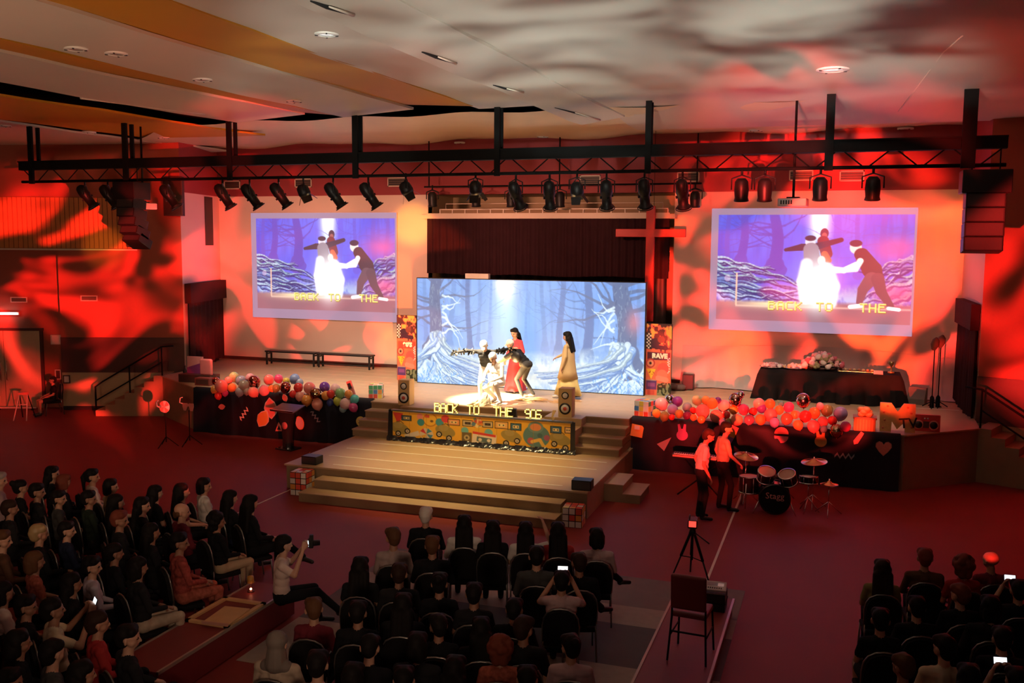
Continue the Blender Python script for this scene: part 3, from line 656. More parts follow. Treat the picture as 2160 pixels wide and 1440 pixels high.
# ------------------------------------------------------------------ lighting truss
TY = 19.5
tr = thing('lighting_truss', 'long black steel truss with a solid upper beam hung across the hall', 'truss', (0, TY, 0))
xa, xb = ony(45, 345, TY).x, ony(2125, 302, TY).x; zt = 7.0; zbm = 6.62
zt = ony(1060, 326, TY).z; zbm = ony(1060, 366, TY).z
MB().box((xa, -.10, zt-.11), (xb, .10, zt+.10)).build('upper_beam', M_steel, tr); MB().box((xa, -.13, zt+.09), (xb, .13, zt+.12)).build('beam_flange', M_steel, tr)
MB().tube([(xa, 0, zbm), (xb, 0, zbm)], .035, 8).build('lower_chord', M_steel, tr)
dme = None; nseg = 24; dxs = (xb-xa)/nseg
for k in range(nseg):
    x0 = xa+k*dxs
    MB().tube([(x0+dxs*.08, 0, zt-.1), (x0+dxs*.46, 0, zbm)], .014, 5).build('brace', M_steel, tr); MB().tube([(x0+dxs*.54, 0, zbm), (x0+dxs*.92, 0, zt-.1)], .014, 5).build('brace', M_steel, tr)
for px, wd in ((72, .07), (271, .07), (490, .06), (755, .065), (1053, .06), (1370, .06), (1750, .08), (2042, .12)):
    x = ony(px, 300, TY).x; MB().box((x-wd, -.16, zbm-.06), (x+wd, -.10, 8.1)).build('hanger', M_steel, tr); MB().box((x-wd*.7, .10, zt-.1), (x+wd*.7, .15, 8.1)).build('hanger', M_steel, tr)
# back bar with its own brackets behind the truss
br = thing('rear_lighting_bar', 'thin black pipe with small lamps above the ledge behind the truss', 'pipe', (0, 26.0, 0))
zr = ony(1060, 392, 26.0).z
MB().tube([(ony(895, 390, 26).x, 0, zr), (ony(1480, 390, 26).x, 0, zr)], .025, 8).build('pipe', M_steel, br)
for px in (905, 1180, 1470): x = ony(px, 390, 26).x; MB().tube([(x, 0, zr), (x, 0, 8.1)], .02, 6).build('drop', M_steel, br)

# ------------------------------------------------------------------ stage lamps
M_can = mat('lamp_black', (.012, .012, .013), .42, 0, spec=.3); M_lens = mat('lamp_lens', (.35, .36, .38), .12, .6); M_chrome = mat('chrome', (.75, .75, .76), .15, 1.0)
def lamp_proto(kind):
    t = bpy.data.objects.new('stage_lamp', None); COL.objects.link(t)
    if kind == 'profile':     # long barrel
        h = bpy.data.objects.new('lamp_head', None)
        me = MB().lathe([(.001, .24), (.05, .24), (.095, .20), (.115, .12), (.118, 0), (.095, -.06), (.092, -.26), (.12, -.27), (.125, -.31), (.11, -.31), (.10, -.28), (.001, -.27)], 20).mesh('barrel')
    elif kind == 'fresnel':
        me = MB().lathe([(.001, .14), (.07, .13), (.12, .07), (.13, -.06), (.11, -.12), (.10, -.11), (.001, -.10)], 18).mesh('barrel')
    else:
        me = MB().lathe([(.001, .17), (.06, .17), (.10, .12), (.11, 0), (.10, -.12), (.115, -.17), (.10, -.18), (.001, -.15)], 18).mesh('barrel')
    b = link('barrel', me, M_can, t)
    r_, zl = (.095, -.275) if kind == 'profile' else ((.10, -.105) if kind == 'fresnel' else (.09, -.155))
    MB().lathe([(.001, zl-.012), (r_*.6, zl-.008), (r_, zl)], 16).build('lens', M_lens, b)
    if kind == 'profile':
        for k in range(4):
            an = k*math.pi/2+.4; MB().box((.09, -.02, -.10), (.125, .02, -.06), Matrix.Rotation(an, 4, 'Z')).build('shutter_handle', M_can, b)
        MB().lathe([(.145, -.305), (.15, -.315), (.15, -.325), (.135, -.325)], 18).build('colour_frame', M_can, b)
    elif kind == 'fresnel':
        for sx, sy in ((1, 0), (-1, 0), (0, 1), (0, -1)):
            MB().add([(sx*.11+sy*.10, sy*.11+sx*.10, -.12), (sx*.11-sy*.10, sy*.11-sx*.10, -.12), (sx*.2-sy*.08, sy*.2-sx*.08, -.25), (sx*.2+sy*.08, sy*.2+sx*.08, -.25)], [(0, 1, 2, 3)]).build('barn_door', M_can, b)
    return t, b
PROTO = {k: lamp_proto(k) for k in ('profile', 'fresnel', 'par')}
used = set(); nlamp = 0
def lamp(kind, x, y, z_bar, drop, pan, tilt, label, group, bright=None, scale=1.0):
    """hung from z_bar; pan turns about z, tilt about x (0 = straight down)"""
    src, sb = PROTO[kind]
    t = src if kind not in used else copy_tree(src); used.add(kind)
    b = [c for c in t.children if c.name.startswith('barrel')][0]
    tag(t, label, 'lamp', group); t.location = (x, y, z_bar-drop); t.scale = (scale,)*3
    b.rotation_euler = Euler((tilt, 0, pan), 'XYZ')
    # yoke
    mb = MB(); w_ = .15; dd = drop/scale; cs, sn = math.cos(pan), math.sin(pan)
    mb.tube([(-w_*cs, -w_*sn, 0), (-w_*cs, -w_*sn, dd*.55), (0, 0, dd*.72), (w_*cs, w_*sn, dd*.55), (w_*cs, w_*sn, 0)], .012, 6)
    mb.tube([(0, 0, dd*.7), (0, 0, dd+.02)], .02, 6); mb.build('yoke', M_can, t)
    if bright: b.active_material = bright if False else b.active_material
    return t
left_of = lambda i: 'truss lamp number %d' % i
fix = [(180, 411, 'profile', .6, -.5), (228, 411, 'profile', .6, -.5), (252, 413, 'profile', .6, -.5), (355, 411, 'profile', .6, -.6), (470, 410, 'profile', .55, -.55), (527, 410, 'profile', .6, -.5), (588, 408, 'profile', .6, -.5), (640, 402, 'fresnel', .4, -.4), (703, 408, 'profile', .6, -.5), (777, 408, 'profile', .6, -.4), (856, 397, 'fresnel', .5, -.6), (1003, 396, 'fresnel', .3, 0.), (1088, 408, 'profile', .6, -.25), (1159, 407, 'profile', .5, .15), (1217, 399, 'fresnel', .3, .1), (1279, 406, 'profile', .5, .12), (1359, 404, 'profile', .45, .0), (1439, 405, 'profile', .45, -.1), (1564, 400, 'par', .15, 0), (1613, 400, 'par', .15, 0), (1730, 398, 'par', .15, 0), (1841, 397, 'par', .15, 0)]
for i, (px, py, kd, tl, pn) in enumerate(fix):
    p = ony(px, py, TY); n = len(fix)
    kn = {'profile': 'long barrel', 'fresnel': 'short barn-door', 'par': 'stubby bullet-shaped'}[kd]
    lamp(kd, p.x, TY, zbm, zbm-p.z, pn+(-.55 if px < 900 else 0), tl, 'black %s stage lamp, %s on the truss from the left' % (kn, ORD[i] if i < 20 else ('twenty-first', 'twenty-second')[i-20]), 'lamps hung from the truss', scale=1.12 if kd != 'par' else 1.3)
for i, px in enumerate((912, 1004, 1078, 1181, 1466)):
    p = ony(px, 420, 26.0); lamp('par', p.x, 26.0, zr, zr-p.z, 0, .1, 'small black lamp on the rear pipe above the ledge, %s from the left' % ORD[i], 'small lamps on the rear pipe', scale=1.25)
# ------------------------------------------------------------------ loudspeaker arrays, projectors, vents
def line_array(x, y, ztop, n, w, hgt, curve, label, sub):
    t = thing('line_array_speaker', label, 'loudspeaker', (x, y, ztop))
    if sub: bevel(MB().box((-w*.62, -.3, -.42), (w*.62, .3, 0)).build('subwoofer', M_can, t), .015)
    z = -.42 if sub else 0; ang = 0; yy = 0
    for k in range(n):
        ang += curve; M = Matrix.Translation((0, yy, z)) @ Matrix.Rotation(-ang, 4, 'X')
        c = bevel(MB().box((-w/2, -.25, -hgt+.01), (w/2, .22, 0), M).build('cabinet', M_can, t), .01); MB().box((-w/2+.03, -.258, -hgt+.03), (w/2-.03, -.25, -.02), M).build('grille', mat('speaker_grille', (.03, .028, .03), .5), c)
        z -= hgt*math.cos(ang); yy -= -hgt*math.sin(ang)*.9
    for s_ in (-w*.35, w*.35): MB().tube([(s_, 0, 0), (s_, 0, zt-ztop-.1)], .012, 5).build('hanging_chain', M_steel, t)
    return t
p = ony(283, 385, TY); line_array(p.x, TY-.1, p.z, 5, .52, .24, .10, 'curved black line array speaker hanging by the left end of the truss', True)
p = ony(2078, 360, TY); line_array(p.x, TY-.1, p.z, 4, .66, .27, .03, 'straight black line array speaker hanging at the right end of the truss', True)
M_pj = mat('projector_white', (.72, .68, .66), .4, var=.04)
for px, py, lb in ((302, 435, 'white projector hung beside the left line array'), (1673, 427, 'white projector on a drop pole before the right screen')):
    p = ony(px, py, TY+.6); t = thing('projector', lb, 'projector', (p.x, TY+.6, p.z), -.1)
    bevel(MB().box((-.28, -.2, -.08), (.28, .2, .08)).build('body', M_pj, t), .02); MB().lathe([(.001, .03), (.05, .03), (.055, 0), (.06, -.02)], 14, Matrix.Translation((.1, .21, 0)) @ Matrix.Rotation(-math.pi/2, 4, 'X')).build('lens', M_lens, t)
    MB().tube([(0, 0, .08), (0, 0, 8.1-p.z)], .025, 8).build('drop_pole', M_steel, t); MB().box((-.12, -.1, .08), (.12, .1, .11)).build('mount_plate', M_steel, t)
    for k in range(5): MB().box((-.22+k*.05, -.203, -.04), (-.19+k*.05, -.2, .04)).build('vent_slit', M_black, t)
def vent(pos, u, w, h, label, frame):
    t = thing('air_vent', label, 'vent', pos, math.atan2(u.y, u.x), group='wall air vents')
    for lo, hi in (((-w/2, -.02, -h/2), (w/2, .01, -h/2+.03)), ((-w/2, -.02, h/2-.03), (w/2, .01, h/2)), ((-w/2, -.02, -h/2), (-w/2+.03, .01, h/2)), ((w/2-.03, -.02, -h/2), (w/2, .01, h/2))): MB().box(lo, hi).build('frame', frame, t)
    MB().box((-w/2+.02, 0, -h/2+.02), (w/2-.02, .012, h/2-.02)).build('backing', M_black, t)
    for k in range(4): z = -h/2+.05+k*(h-.1)/3; MB().box((-w/2+.03, -.012, z-.012), (w/2-.03, 0, z+.006)).build('slat', mat('vent_slat', (.16, .11, .08), .5), t)
for px, py, lb in ((490, 390, 'air vent over the far left end of the stage wall'), (640, 386, 'air vent above the left screen'), (837, 384, 'cream air vent left of the curtain ledge'), (1245, 380, 'cream air vent above the right half of the ledge'), (1452, 373, 'air vent right of the cross'), (1690, 370, 'air vent behind the right projector pole'), (1797, 371, 'air vent above the right end of the right screen')):
    p = ony(px, py, YB-.04); vent((p.x, YB-.045, p.z), Vector((1, 0, 0)), .62, .28, lb, M_trimw)
def onw(px, py, a, n, off):
    v = _ray(px, py); A = Vector((*a, 0))+n*off; return CAM+v*(n.dot(A-CAM)/n.dot(v))
vent(onw(40, 632, a2, nl, .02), ul, .50, .17, 'air vent above the lit tube lamp on the left wall', M_trimw); vent(onw(188, 629, LW, nl, .045), ul, .50, .17, 'air vent on the red lit left wall above the dark panel', M_trimw)
for x0, y0, x1, y1, lb in ((345, 372, 383, 455, 'dark brown loudspeaker box on the wall left of the white return'), (267, 482, 288, 521, 'small dark loudspeaker box at the end of the timber panel')):
    A = onw(x0, y1, LW, nl, .30); B = onw(x1, y0, LW, nl, .30); w_ = math.hypot(B.x-A.x, B.y-A.y); h_ = B.z-A.z
    t = thing('wall_speaker', lb, 'loudspeaker', A, math.atan2(ul.y, ul.x)); bevel(MB().box((0, 0, 0), (w_, .24, h_)).build('cabinet', mat('brown_cabinet', (.05, .018, .014), .6), t), .01); MB().box((.03, -.008, .03), (w_-.03, 0, h_-.03)).build('grille', mat('brown_grille', (.03, .012, .01), .8), t); MB().box((w_*.4, .24, h_*.4), (w_*.6, .30, h_*.6)).build('bracket', M_steel, t)
# ------------------------------------------------------------------ doors, lamp and notices on the far left wall
M_door = mat('pale_timber_door', (.55, .40, .26), .5, var=.10, vscale=4)
def door(px0, px1, nm):
    A = Vector((*a2, 0)); d0 = onw(px0, 858, a2, nl, .03); d1 = onw(px1, 858, a2, nl, .03); w_ = (d1-d0).length; rz = math.atan2(ul.y, ul.x)
    o = bpy.data.objects.new(nm, None); COL.objects.link(o); o.location = (d0.x, d0.y, 0); o.rotation_euler = (0, 0, rz); struct(o)
    for k in range(2):
        x0 = w_/2*k; leaf = bevel(MB().box((x0+.01, -.05, 0), (x0+w_/2-.01, 0, 2.38)).build('door_leaf', M_door, o), .008)
        for z0, z1 in ((.15, .95), (1.1, 2.25)): MB().box((x0+.12, -.06, z0), (x0+w_/2-.12, -.05, z1)).build('door_panel', M_door, leaf)
        hx = w_/2+(-.09 if k == 0 else .09); MB().tube([(hx, -.06, .85), (hx, -.11, .88), (hx, -.11, 1.42), (hx, -.06, 1.45)], .012, 6).build('door_handle', M_chrome, leaf)
    MB().box((-.1, -.09, 2.38), (w_+.1, .02, 2.46)).build('lintel', M_dark, o)
    for x0 in (-.08, w_): MB().box((x0, -.07, 0), (x0+.08, .02, 2.38)).build('jamb', M_dark, o)
door(-62, 92, 'door_1')
p0 = onw(-40, 661, a2, nl, .1); p1 = onw(36, 659, a2, nl, .1)
t = thing('tube_lamp', 'short lit fluorescent tube above the doors at far left', 'lamp', p0, math.atan2(ul.y, ul.x)); Lt = (p1-p0).length
MB().tube([(0, 0, 0), (Lt, 0, 0)], .022, 10).build('tube', mat('lit_tube', (.85, .97, 1), .4, emit=9), t); MB().box((-.03, .03, -.04), (Lt+.03, .09, .04)).build('batten', M_trimw, t)
def wall_frame(name, px0, py0, px1, py1, a, label, cat, mi, mf, off=.05):
    A = onw(px0, py1, a, nl, off); B = onw(px1, py0, a, nl, off); w_ = (Vector((B.x, B.y))-Vector((A.x, A.y))).length; h_ = B.z-A.z
    t = thing(name, label, cat, A, math.atan2(ul.y, ul.x)); MB().box((0, -.015, 0), (w_, .01, h_)).build('sheet', mi, t)
    for lo, hi in (((0, -.03, 0), (w_, .0, .03)), ((0, -.03, h_-.03), (w_, .0, h_)), ((0, -.03, 0), (.03, .0, h_)), ((w_-.03, -.03, 0), (w_, .0, h_))): MB().box(lo, hi).build('frame', mf, t)
M_paper = mat('notice_paper', (.75, .68, .60), .7, var=.04)
wall_frame('wall_notice', 108, 706, 129, 726, a2, 'white framed notice right of the doors', 'notice', M_paper, M_trimw)
wall_frame('wall_notice', 134, 791, 148, 808, LW, 'small framed card on the beige dado left of the stair', 'notice', M_paper, M_dark, .07)
wall_frame('wall_notice', 117, 779, 129, 800, a2, 'dark framed box in the corner of the door recess', 'notice', M_dark, M_trimw)

# ------------------------------------------------------------------ posters beside the forest screen
def poster(seed, word, xc, w_, h_, label, colr):
    p = Pic(62, 168, (.90, .42, .30)); r = np.random.default_rng(seed)
    lp = p.noise(7, 16, seed, 2); p.blend((lp > .52)*.8*(p.Y < 60), (.18, .10, .12)); p.blend((lp < .40)*.7*(p.Y < 62), (.98, .80, .30))
    for i in range(3):
        for j in range(9): p.rect(i*4, 22+j*4, i*4+4, 26+j*4, (.98, .95, .9) if (i+j) % 2 else (.1, .08, .1))
    p.ell(22, 42, 12, 9, (.20, .14, .20)); p.ell(36, 36, 9, 8, (.45, .25, .20)); p.stroke([(16, 52), (48, 56)], 5, (.22, .12, .2)); p.stroke([(36, 54), (36, 63)], 2, (.25, .14, .2)); p.stroke([(46, 55), (46, 66)], 2, (.25, .14, .2))
    p.rect(3, 66, 59, 84, colr); p.blend((p.noise(8, 18, seed+1, 3)-.45)*1.4*(p.Y > 84)*(p.Y < 132), (.98, .55, .35))
    p.ell(11, 92, 11, 11, (.90, .55, .42)); p.ell(11, 92, 11, 11, (.75, .2, .2), 1, 0, 3); p.ell(11, 92, 3, 3, (.15, .1, .1)); p.poly([(2, 106), (24, 106), (13, 130)], (.98, .74, .20))
    for k in range(6): p.ell(6+r.uniform(0, 14), 108+r.uniform(0, 10), 1.2, 1.2, (.7, .2, .15))
    for k in range(12): p.rect(55-(k % 2)*3, 78+k*3, 58-(k % 2)*3, 81+k*3, (.98, .95, .95))
    p.ell(42, 104, 14, 14, (.95, .35, .30)); p.ell(40, 118, 13, 12, (.98, .48, .38)); p.stroke([(30, 126), (50, 130)], 6, (.97, .55, .45))
    p.rect(1, 132, 27, 154, (.36, .20, .42)); p.rect(5, 138, 23, 147, (.55, .28, .5)); p.rect(5, 155, 22, 167, (.80, .30, .25)); p.rect(2, 131, 26, 133, (.7, .6, .55))
    p.rect(28, 138, 62, 168, (.52, .52, .38)); gn = p.noise(6, 14, seed+3, 2, True); p.blend((gn > .68)*1.0*(p.X > 28)*(p.Y > 136), (.14, .16, .10))
    t = thing('party_poster', label, 'poster', (xc, 24.62, S)); p.object('print', w_, h_, pict_mat('poster_print', 0, 0, .45), t).location = (0, -.022, 0)
    MB().box((-w_/2-.01, -.018, 0), (w_/2+.01, .02, h_+.01)).build('board', M_black, t)
    tm = link('lettering', text_mesh(word, .17, .004, .012), mat('poster_letters', (.90, .82, .62), .5), t); tm.matrix_local = Matrix.Translation((.03, -.028, h_*.552)) @ FRONT
poster(31, "90'S", -11.66, .60, 1.87, "tall collage poster reading 90's left of the forest screen", (.84, .28, .22)); poster(32, 'RAVE', -4.41, .66, 1.88, 'tall collage poster reading RAVE right of the forest screen', (.36, .14, .22))
p = ony(982, 590, 24.4); q_ = ony(1032, 590, 24.4); t = thing('flat_box', 'pale flat box lying on top of the forest screen', 'box', ((p.x+q_.x)/2, 24.42, 4.17))
bevel(MB().box((-.34, -.08, 0), (.34, .09, .14)).build('carton', M_pj, t), .01); MB().box((-.05, -.085, .05), (.05, -.08, .10)).build('tape', M_line, t)

# ------------------------------------------------------------------ decorated front panel with cassettes and radios
ap = Pic(430, 66, (.93, .70, .22)); ap.blend((ap.noise(10, 2, 8, 3)-.5)*.6, (.98, .80, .36))
cv_ = lambda x, y: ((x-175)/1830*430, (y-320-(x-175)*.0738)/265*66)
def cass(x, y, c, w2=13, h2=7, rot=0.0, inner=(.95, .85, .6)):
    x, y = cv_(x, y); ap.rect(x-w2, y-h2, x+w2, y+h2, (.12, .1, .1), 1, rot); ap.rect(x-w2+1.5, y-h2+1.5, x+w2-1.5, y+h2-1.5, c, 1, rot); ap.rect(x-w2*.55, y-h2*.4, x+w2*.55, y+h2*.4, inner, 1, rot)
    for d in (-.3, .3): ap.ell(x+d*w2, y, 1.6, 1.6, (.15, .12, .12))
def radio(x, y, w1, w2):
    X0, Y0 = cv_(x, y); ap.ell(X0, Y0, 25, 14, (.62, .55, .30), .95, .25); ap.ell(X0-4, Y0-8, 12, 8, (.68, .60, .36)); ap.stroke([(X0-8, Y0-16), (X0+2, Y0-19), (X0+10, Y0-13)], 1, (.4, .36, .2))
    for wx in (w1, w2): a_, b_ = cv_(*wx); ap.ell(a_, b_, 7.4, 7.4, (.08, .07, .08)); ap.ell(a_, b_, 4.4, 4.4, (.85, .80, .70)); ap.ell(a_, b_, 1.5, 1.5, (.25, .22, .2))
ap.poly([cv_(178, 335), cv_(290, 345), cv_(237, 470)], (.86, .25, .22)); 
x, y = cv_(580, 415); ap.ell(x, y, 18, 17, (.78, .50, .15)); ap.ell(x, y, 15.5, 14.5, (.95, .74, .25)); ap.rect(x-13, y-12, x-2, y-5, (.85, .3, .25)); ap.ell(x+4, y+3, 4, 3, (.5, .35, .2))
for xx, yy, rr_, c in ((470, 380, 8, (.90, .55, .50)), (480, 440, 9, (.25, .58, .62)), (680, 440, 10, (.30, .62, .68)), (740, 405, 10, (.88, .27, .30)), (945, 525, 9, (.45, .72, .70)), (1190, 548, 10, (.45, .72, .72))): x, y = cv_(xx, yy); ap.ell(x, y, rr_, rr_, c)
radio(250, 500, (235, 553), (335, 530)); radio(740, 530, (675, 562), (780, 602)); radio(1420, 580, (1368, 650), (1478, 628)); radio(1900, 610, (1845, 655), (1955, 695))
cass(325, 395, (.25, .35, .42)); cass(830, 440, (.93, .62, .40), 15, 8); cass(975, 450, (.80, .72, .55), 13, 8, 0, (.3, .25, .2)); cass(1180, 462, (.80, .72, .55), 13, 8, 0, (.3, .25, .2)); cass(1320, 470, (.93, .70, .40), 16, 9); cass(1465, 487, (.25, .42, .50), 13, 9); cass(1860, 516, (.18, .38, .52), 13, 9); cass(1978, 520, (.90, .72, .5), 8, 8)
x, y = cv_(385, 570); ap.rect(x-19, y-6, x+19, y+6, (.86, .82, .76), 1, -.35); x, y = cv_(540, 560); ap.ell(x, y, 17, 15, (.86, .80, .70)); ap.poly([(x, y), (x-16, y-6), (x-8, y-14)], (.84, .25, .25)); ap.poly([(x, y), (x+3, y-15), (x+14, y-8)], (.3, .58, .66)); ap.poly([(x, y), (x+16, y+2), (x+10, y+12)], (.3, .55, .66)); ap.poly([(x, y), (x-5, y+14), (x-15, y+6)], (.93, .70, .25))
x, y = cv_(1075, 440); r_ = np.random.default_rng(3)
for k in range(40): ap.rect(x+r_.uniform(-15, 11), y+r_.uniform(-14, 10), x+r_.uniform(-9, 16), y+r_.uniform(-8, 15), [(.85, .25, .2), (.95, .85, .6), (.25, .45, .6), (.9, .55, .2), (.3, .55, .4)][k % 5], .8, r_.uniform(-.5, .5))
x, y = cv_(965, 595); ap.rect(x-12, y-13, x+12, y+13, (.45, .38, .25)); ap.ell(x, y, 7, 7, (.75, .68, .5)); ap.ell(x, y, 3, 3, (.35, .3, .2))
x, y = cv_(1145, 610); ap.rect(x-29, y-15, x+29, y+15, (.93, .86, .76), 1, .1); ap.rect(x-28, y-15, x+28, y-9, (.85, .25, .22), 1, .1); ap.rect(x-18, y-4, x+18, y+8, (.35, .45, .45), 1, .1); ap.ell(x-10, y+2, 4.5, 4, (.92, .88, .8)); ap.ell(x+11, y+3, 4.5, 4, (.92, .88, .8))
x, y = cv_(1670, 580); ap.ell(x, y, 31, 28, (.36, .52, .52)); ap.ell(x-2, y-22, 18, 14, (.45, .58, .56)); ap.ell(x-2, y-22, 13, 9, (.88, .55, .35)); ap.ell(x-13, y+12, 8, 8, (.72, .35, .38)); ap.ell(x+24, y+2, 7, 7, (.65, .35, .45)); ap.stroke([(x-10, y+14), (x+8, y+8), (x+16, y+22)], 4, (.90, .72, .35)); ap.ell(x+8, y-2, 6, 6, (.28, .42, .44))
for k in range(1, 10): ap.rect(k*43-.4, 0, k*43+.4, 66, (.72, .52, .14), .7)
at_ = thing('decorated_front_panel', 'yellow printed panel of cassettes and radios in a black plastic border below the letters', 'panel', (-7.665, 20.0, T))
ap.object('print', 4.34, .60, pict_mat('panel_print', 0, 0, .5), at_).location = (0, -.035, .09)
M_plast = mat('black_plastic_sheet', (.015, .016, .024), .22, var=.3, vscale=8)
MB().box((-2.26, -.03, .02), (2.26, .035, .71)).build('backing_board', M_plast, at_)
P = [[Vector((-2.3+4.6*j/90, -.035-.10*i/5-.025*math.sin(j*1.9+i)*(i > 0)-.02*math.sin(j*.7), .10*(1-i/5)**1.5+.012+.012*math.sin(j*2.7+i*1.3)*(i > 0))) for j in range(91)] for i in range(6)]
MB().grid(P).build('crumpled_skirt', M_plast, at_)
for x0, x1 in ((-2.3, -2.17), (2.17, 2.28)): MB().add([(x0, -.05, .02), (x1, -.05, .02), (x1, -.045, .72), (x0+.03, -.045, .72), (x0, .08, .02), (x0+.03, .08, .72)], [(0, 1, 2, 3), (4, 0, 3, 5)]).build('border_strip', M_plast, at_)
MB().box((-2.2, -.05, .69), (2.2, .05, .725)).build('top_border', mat('dusty_black_plastic', (.10, .10, .11), .4, var=.3), at_)
# the lit letters
M_let = mat('letter_shell', (.55, .42, .10), .4); M_bulb = mat('lit_bulb', (1.0, .82, .20), .3, emit=4.5)
bulb_cache = {}
def marquee(ch, x, z, h, label):
    t = thing('marquee_letter', label, 'letter', (x, 20.17, z), group='lit letters spelling BACK TO THE 90s')
    d = h/6.5
    if ch not in bulb_cache:
        sh, bu = MB(), MB()
        for a, row in enumerate(GLY[ch]):
            for b, on in enumerate(row):
                if on == '1':
                    cx, cz = (b-2)*d*.92, (6-a)*d+d*.5; sh.box((cx-d*.47, 0, cz-d*.51), (cx+d*.47, .05, cz+d*.51)); bu.ball((cx, -.012, cz), d*.33, 8, 5)
        bulb_cache[ch] = (sh.mesh('letter_shell'), bu.mesh('bulbs'))
    link('letter_shell', bulb_cache[ch][0], M_let, t); o = link('bulbs', bulb_cache[ch][1], M_bulb, t)
h_ = .21
for word, px in (('BACK', (922, 935, 948, 960)), ('TO', (991, 1005)), ('THE', (1047, 1061, 1075)), ('90s', (1113, 1125, 1136))):
    for ch, x_ in zip(word, px):
        p = ony(x_, 880, 20.17); marquee(ch, p.x, ZB+.18, h_, 'lit bulb letter %s of the word %s on the front panel' % (ch.upper() if ch != 's' else 's', word) if word != '90s' else {'9': 'lit bulb figure nine that begins the year on the front panel', '0': 'lit bulb figure zero inside the year on the front panel', 's': 'lit bulb small letter s that ends the year on the front panel'}[ch])
lb_ = tag(MB().box((-9.0, 20.13, ZB), (-6.0, 20.24, ZB+.18)).build('letter_shelf', mat('shelf_wood', (.45, .32, .18), .6)), 'low wooden shelf under the lit letters behind the panel', 'shelf')
# floor monitor wedge behind the word THE
def wedge(x, y, z, w_, d_, h_, rz, label, m=M_can):
    t = thing('floor_monitor', label, 'loudspeaker', (x, y, z), rz); b = bevel(MB().prism([(-d_/2, 0), (d_/2, 0), (d_/2, h_*.35), (-d_*.05, h_), (-d_/2, h_)], w_, Matrix.Translation((-w_/2, 0, 0)) @ Matrix(((0,0,1,0),(1,0,0,0),(0,1,0,0),(0,0,0,1)))).build('cabinet', m, t), .012)
    MB().box((-w_/2+.03, -.01, 0), (w_/2-.03, .0, .01)).build('grille', mat('speaker_grille', (.03, .028, .03), .5), t)
p = onz(1093, 880, ZB); wedge(p.x+.05, 20.5, ZB, .26, .3, .34, .2, 'small black floor monitor behind the word THE')
p = onz(653, 979, T); t = thing('floor_monitor', 'black box monitor on the left front corner of the low stage', 'loudspeaker', (p.x, 17.22, T), -.05)
def boxmon(t, w_, d_, h_): bevel(MB().box((-w_/2, -d_/2, 0), (w_/2, d_/2, h_)).build('cabinet', M_can, t), .012); MB().box((-w_/2+.02, -d_/2-.006, .02), (w_/2-.02, -d_/2, h_-.02)).build('grille', mat('speaker_grille', (.03, .028, .03), .5), t)
boxmon(t, .36, .28, .17)
p = onz(1224, 1035, T); t = thing('floor_monitor', 'black box monitor on the right front corner of the low stage', 'loudspeaker', (p.x, 17.2, T), .05); boxmon(t, .38, .28, .19)

# ------------------------------------------------------------------ cardboard loudspeakers
M_card = mat('cardboard', (.66, .45, .20), .7, var=.06); M_ringb = mat('ring_black', (.02, .02, .02), .5); M_ringw = mat('ring_white', (.85, .82, .78), .5); M_ringr = mat('ring_red', (.72, .10, .06), .5)
def card_speaker(px, py, h_, w_, label, y=20.85, z=S):
    p = ony(px, py, y); t = thing('cardboard_speaker', label, 'loudspeaker prop', (p.x, y, z), .02, 'cardboard loudspeakers at the block corners')
    bevel(MB().box((-w_/2, -.15, 0), (w_/2, .15, h_)).build('carton', M_card, t), .006)
    for zc, rr_, red in ((h_*.76, .085, 0), (h_*.30, .135, 1)):
        for r_, m_, d_ in ((rr_, M_ringb, .156), (rr_*.70, M_ringw, .161))+(((rr_*.33, M_ringr, .166),) if red else ()):
            MB().lathe([(.001, .0), (r_, .0), (r_, -.012)], 28, Matrix.Translation((0, -d_, zc)) @ Matrix.Rotation(math.pi/2, 4, 'X')).build('cone_ring', m_, t)
card_speaker(857, 860, .62, .30, 'tall cardboard loudspeaker with ring cones at the left corner of the front panel', 20.95); card_speaker(1195, 880, .66, .32, 'tall cardboard loudspeaker with ring cones at the right corner of the front panel', 20.85)
t = thing('lightning_prop', 'thin wooden lightning bolt cut-out by the right cardboard loudspeaker', 'decoration', (ony(1163, 890, 20.1).x, 20.04, 1.17)); MB().prism([(0, 0), (.05, .0), (.10, .14), (.06, .15), (.13, .30), (.05, .30), (.02, .13), (.05, .12)], .02, FRONT).build('cutout', M_card, t)

# ------------------------------------------------------------------ puzzle cubes
CUBC = [(.85, .82, .75), (.80, .10, .06), (.10, .28, .62), (.90, .72, .10), (.10, .45, .22), (.88, .38, .08)]
def puzzle_cube(loc, s_, rz, label, body, cols, seed, nz=3):
    t = thing('puzzle_cube', label, 'cube prop', loc, rz); bevel(MB().box((-s_/2, -s_/2, 0), (s_/2, s_/2, s_*nz/3)).build('core', body, t), .01); r = random.Random(seed); g = s_/3
    tm = {}
    for nm, Mx in (('front', FRONT), ('right', Matrix.Rotation(math.pi/2, 4, 'Z') @ FRONT), ('left', Matrix.Rotation(-math.pi/2, 4, 'Z') @ FRONT), ('top', None)):
        for i in range(3):
            for j in range(3 if nm == 'top' else nz):
                c = r.choice(cols); m_ = mat('tile_%d' % CUBC.index(c), c, .4, var=.05)
                if c not in tm: tm[c] = MB().box((-g*.43, -g*.43, 0), (g*.43, g*.43, .006)).mesh('tile')
                o = link('tile', tm[c], m_, t)
                if nm == 'top': o.location = ((i-1)*g, (j-1)*g, s_*nz/3)
                else: o.matrix_local = Mx @ Matrix.Translation(((i-1)*g, (j+.5)*g, s_/2))
p = onz(634, 1042, 0); puzzle_cube((-10.30, 16.72, 0), .36, .05, 'puzzle cube with dark frame on the floor at the left end of the front steps', M_black, CUBC[:2]+CUBC[5:], 1, 4)
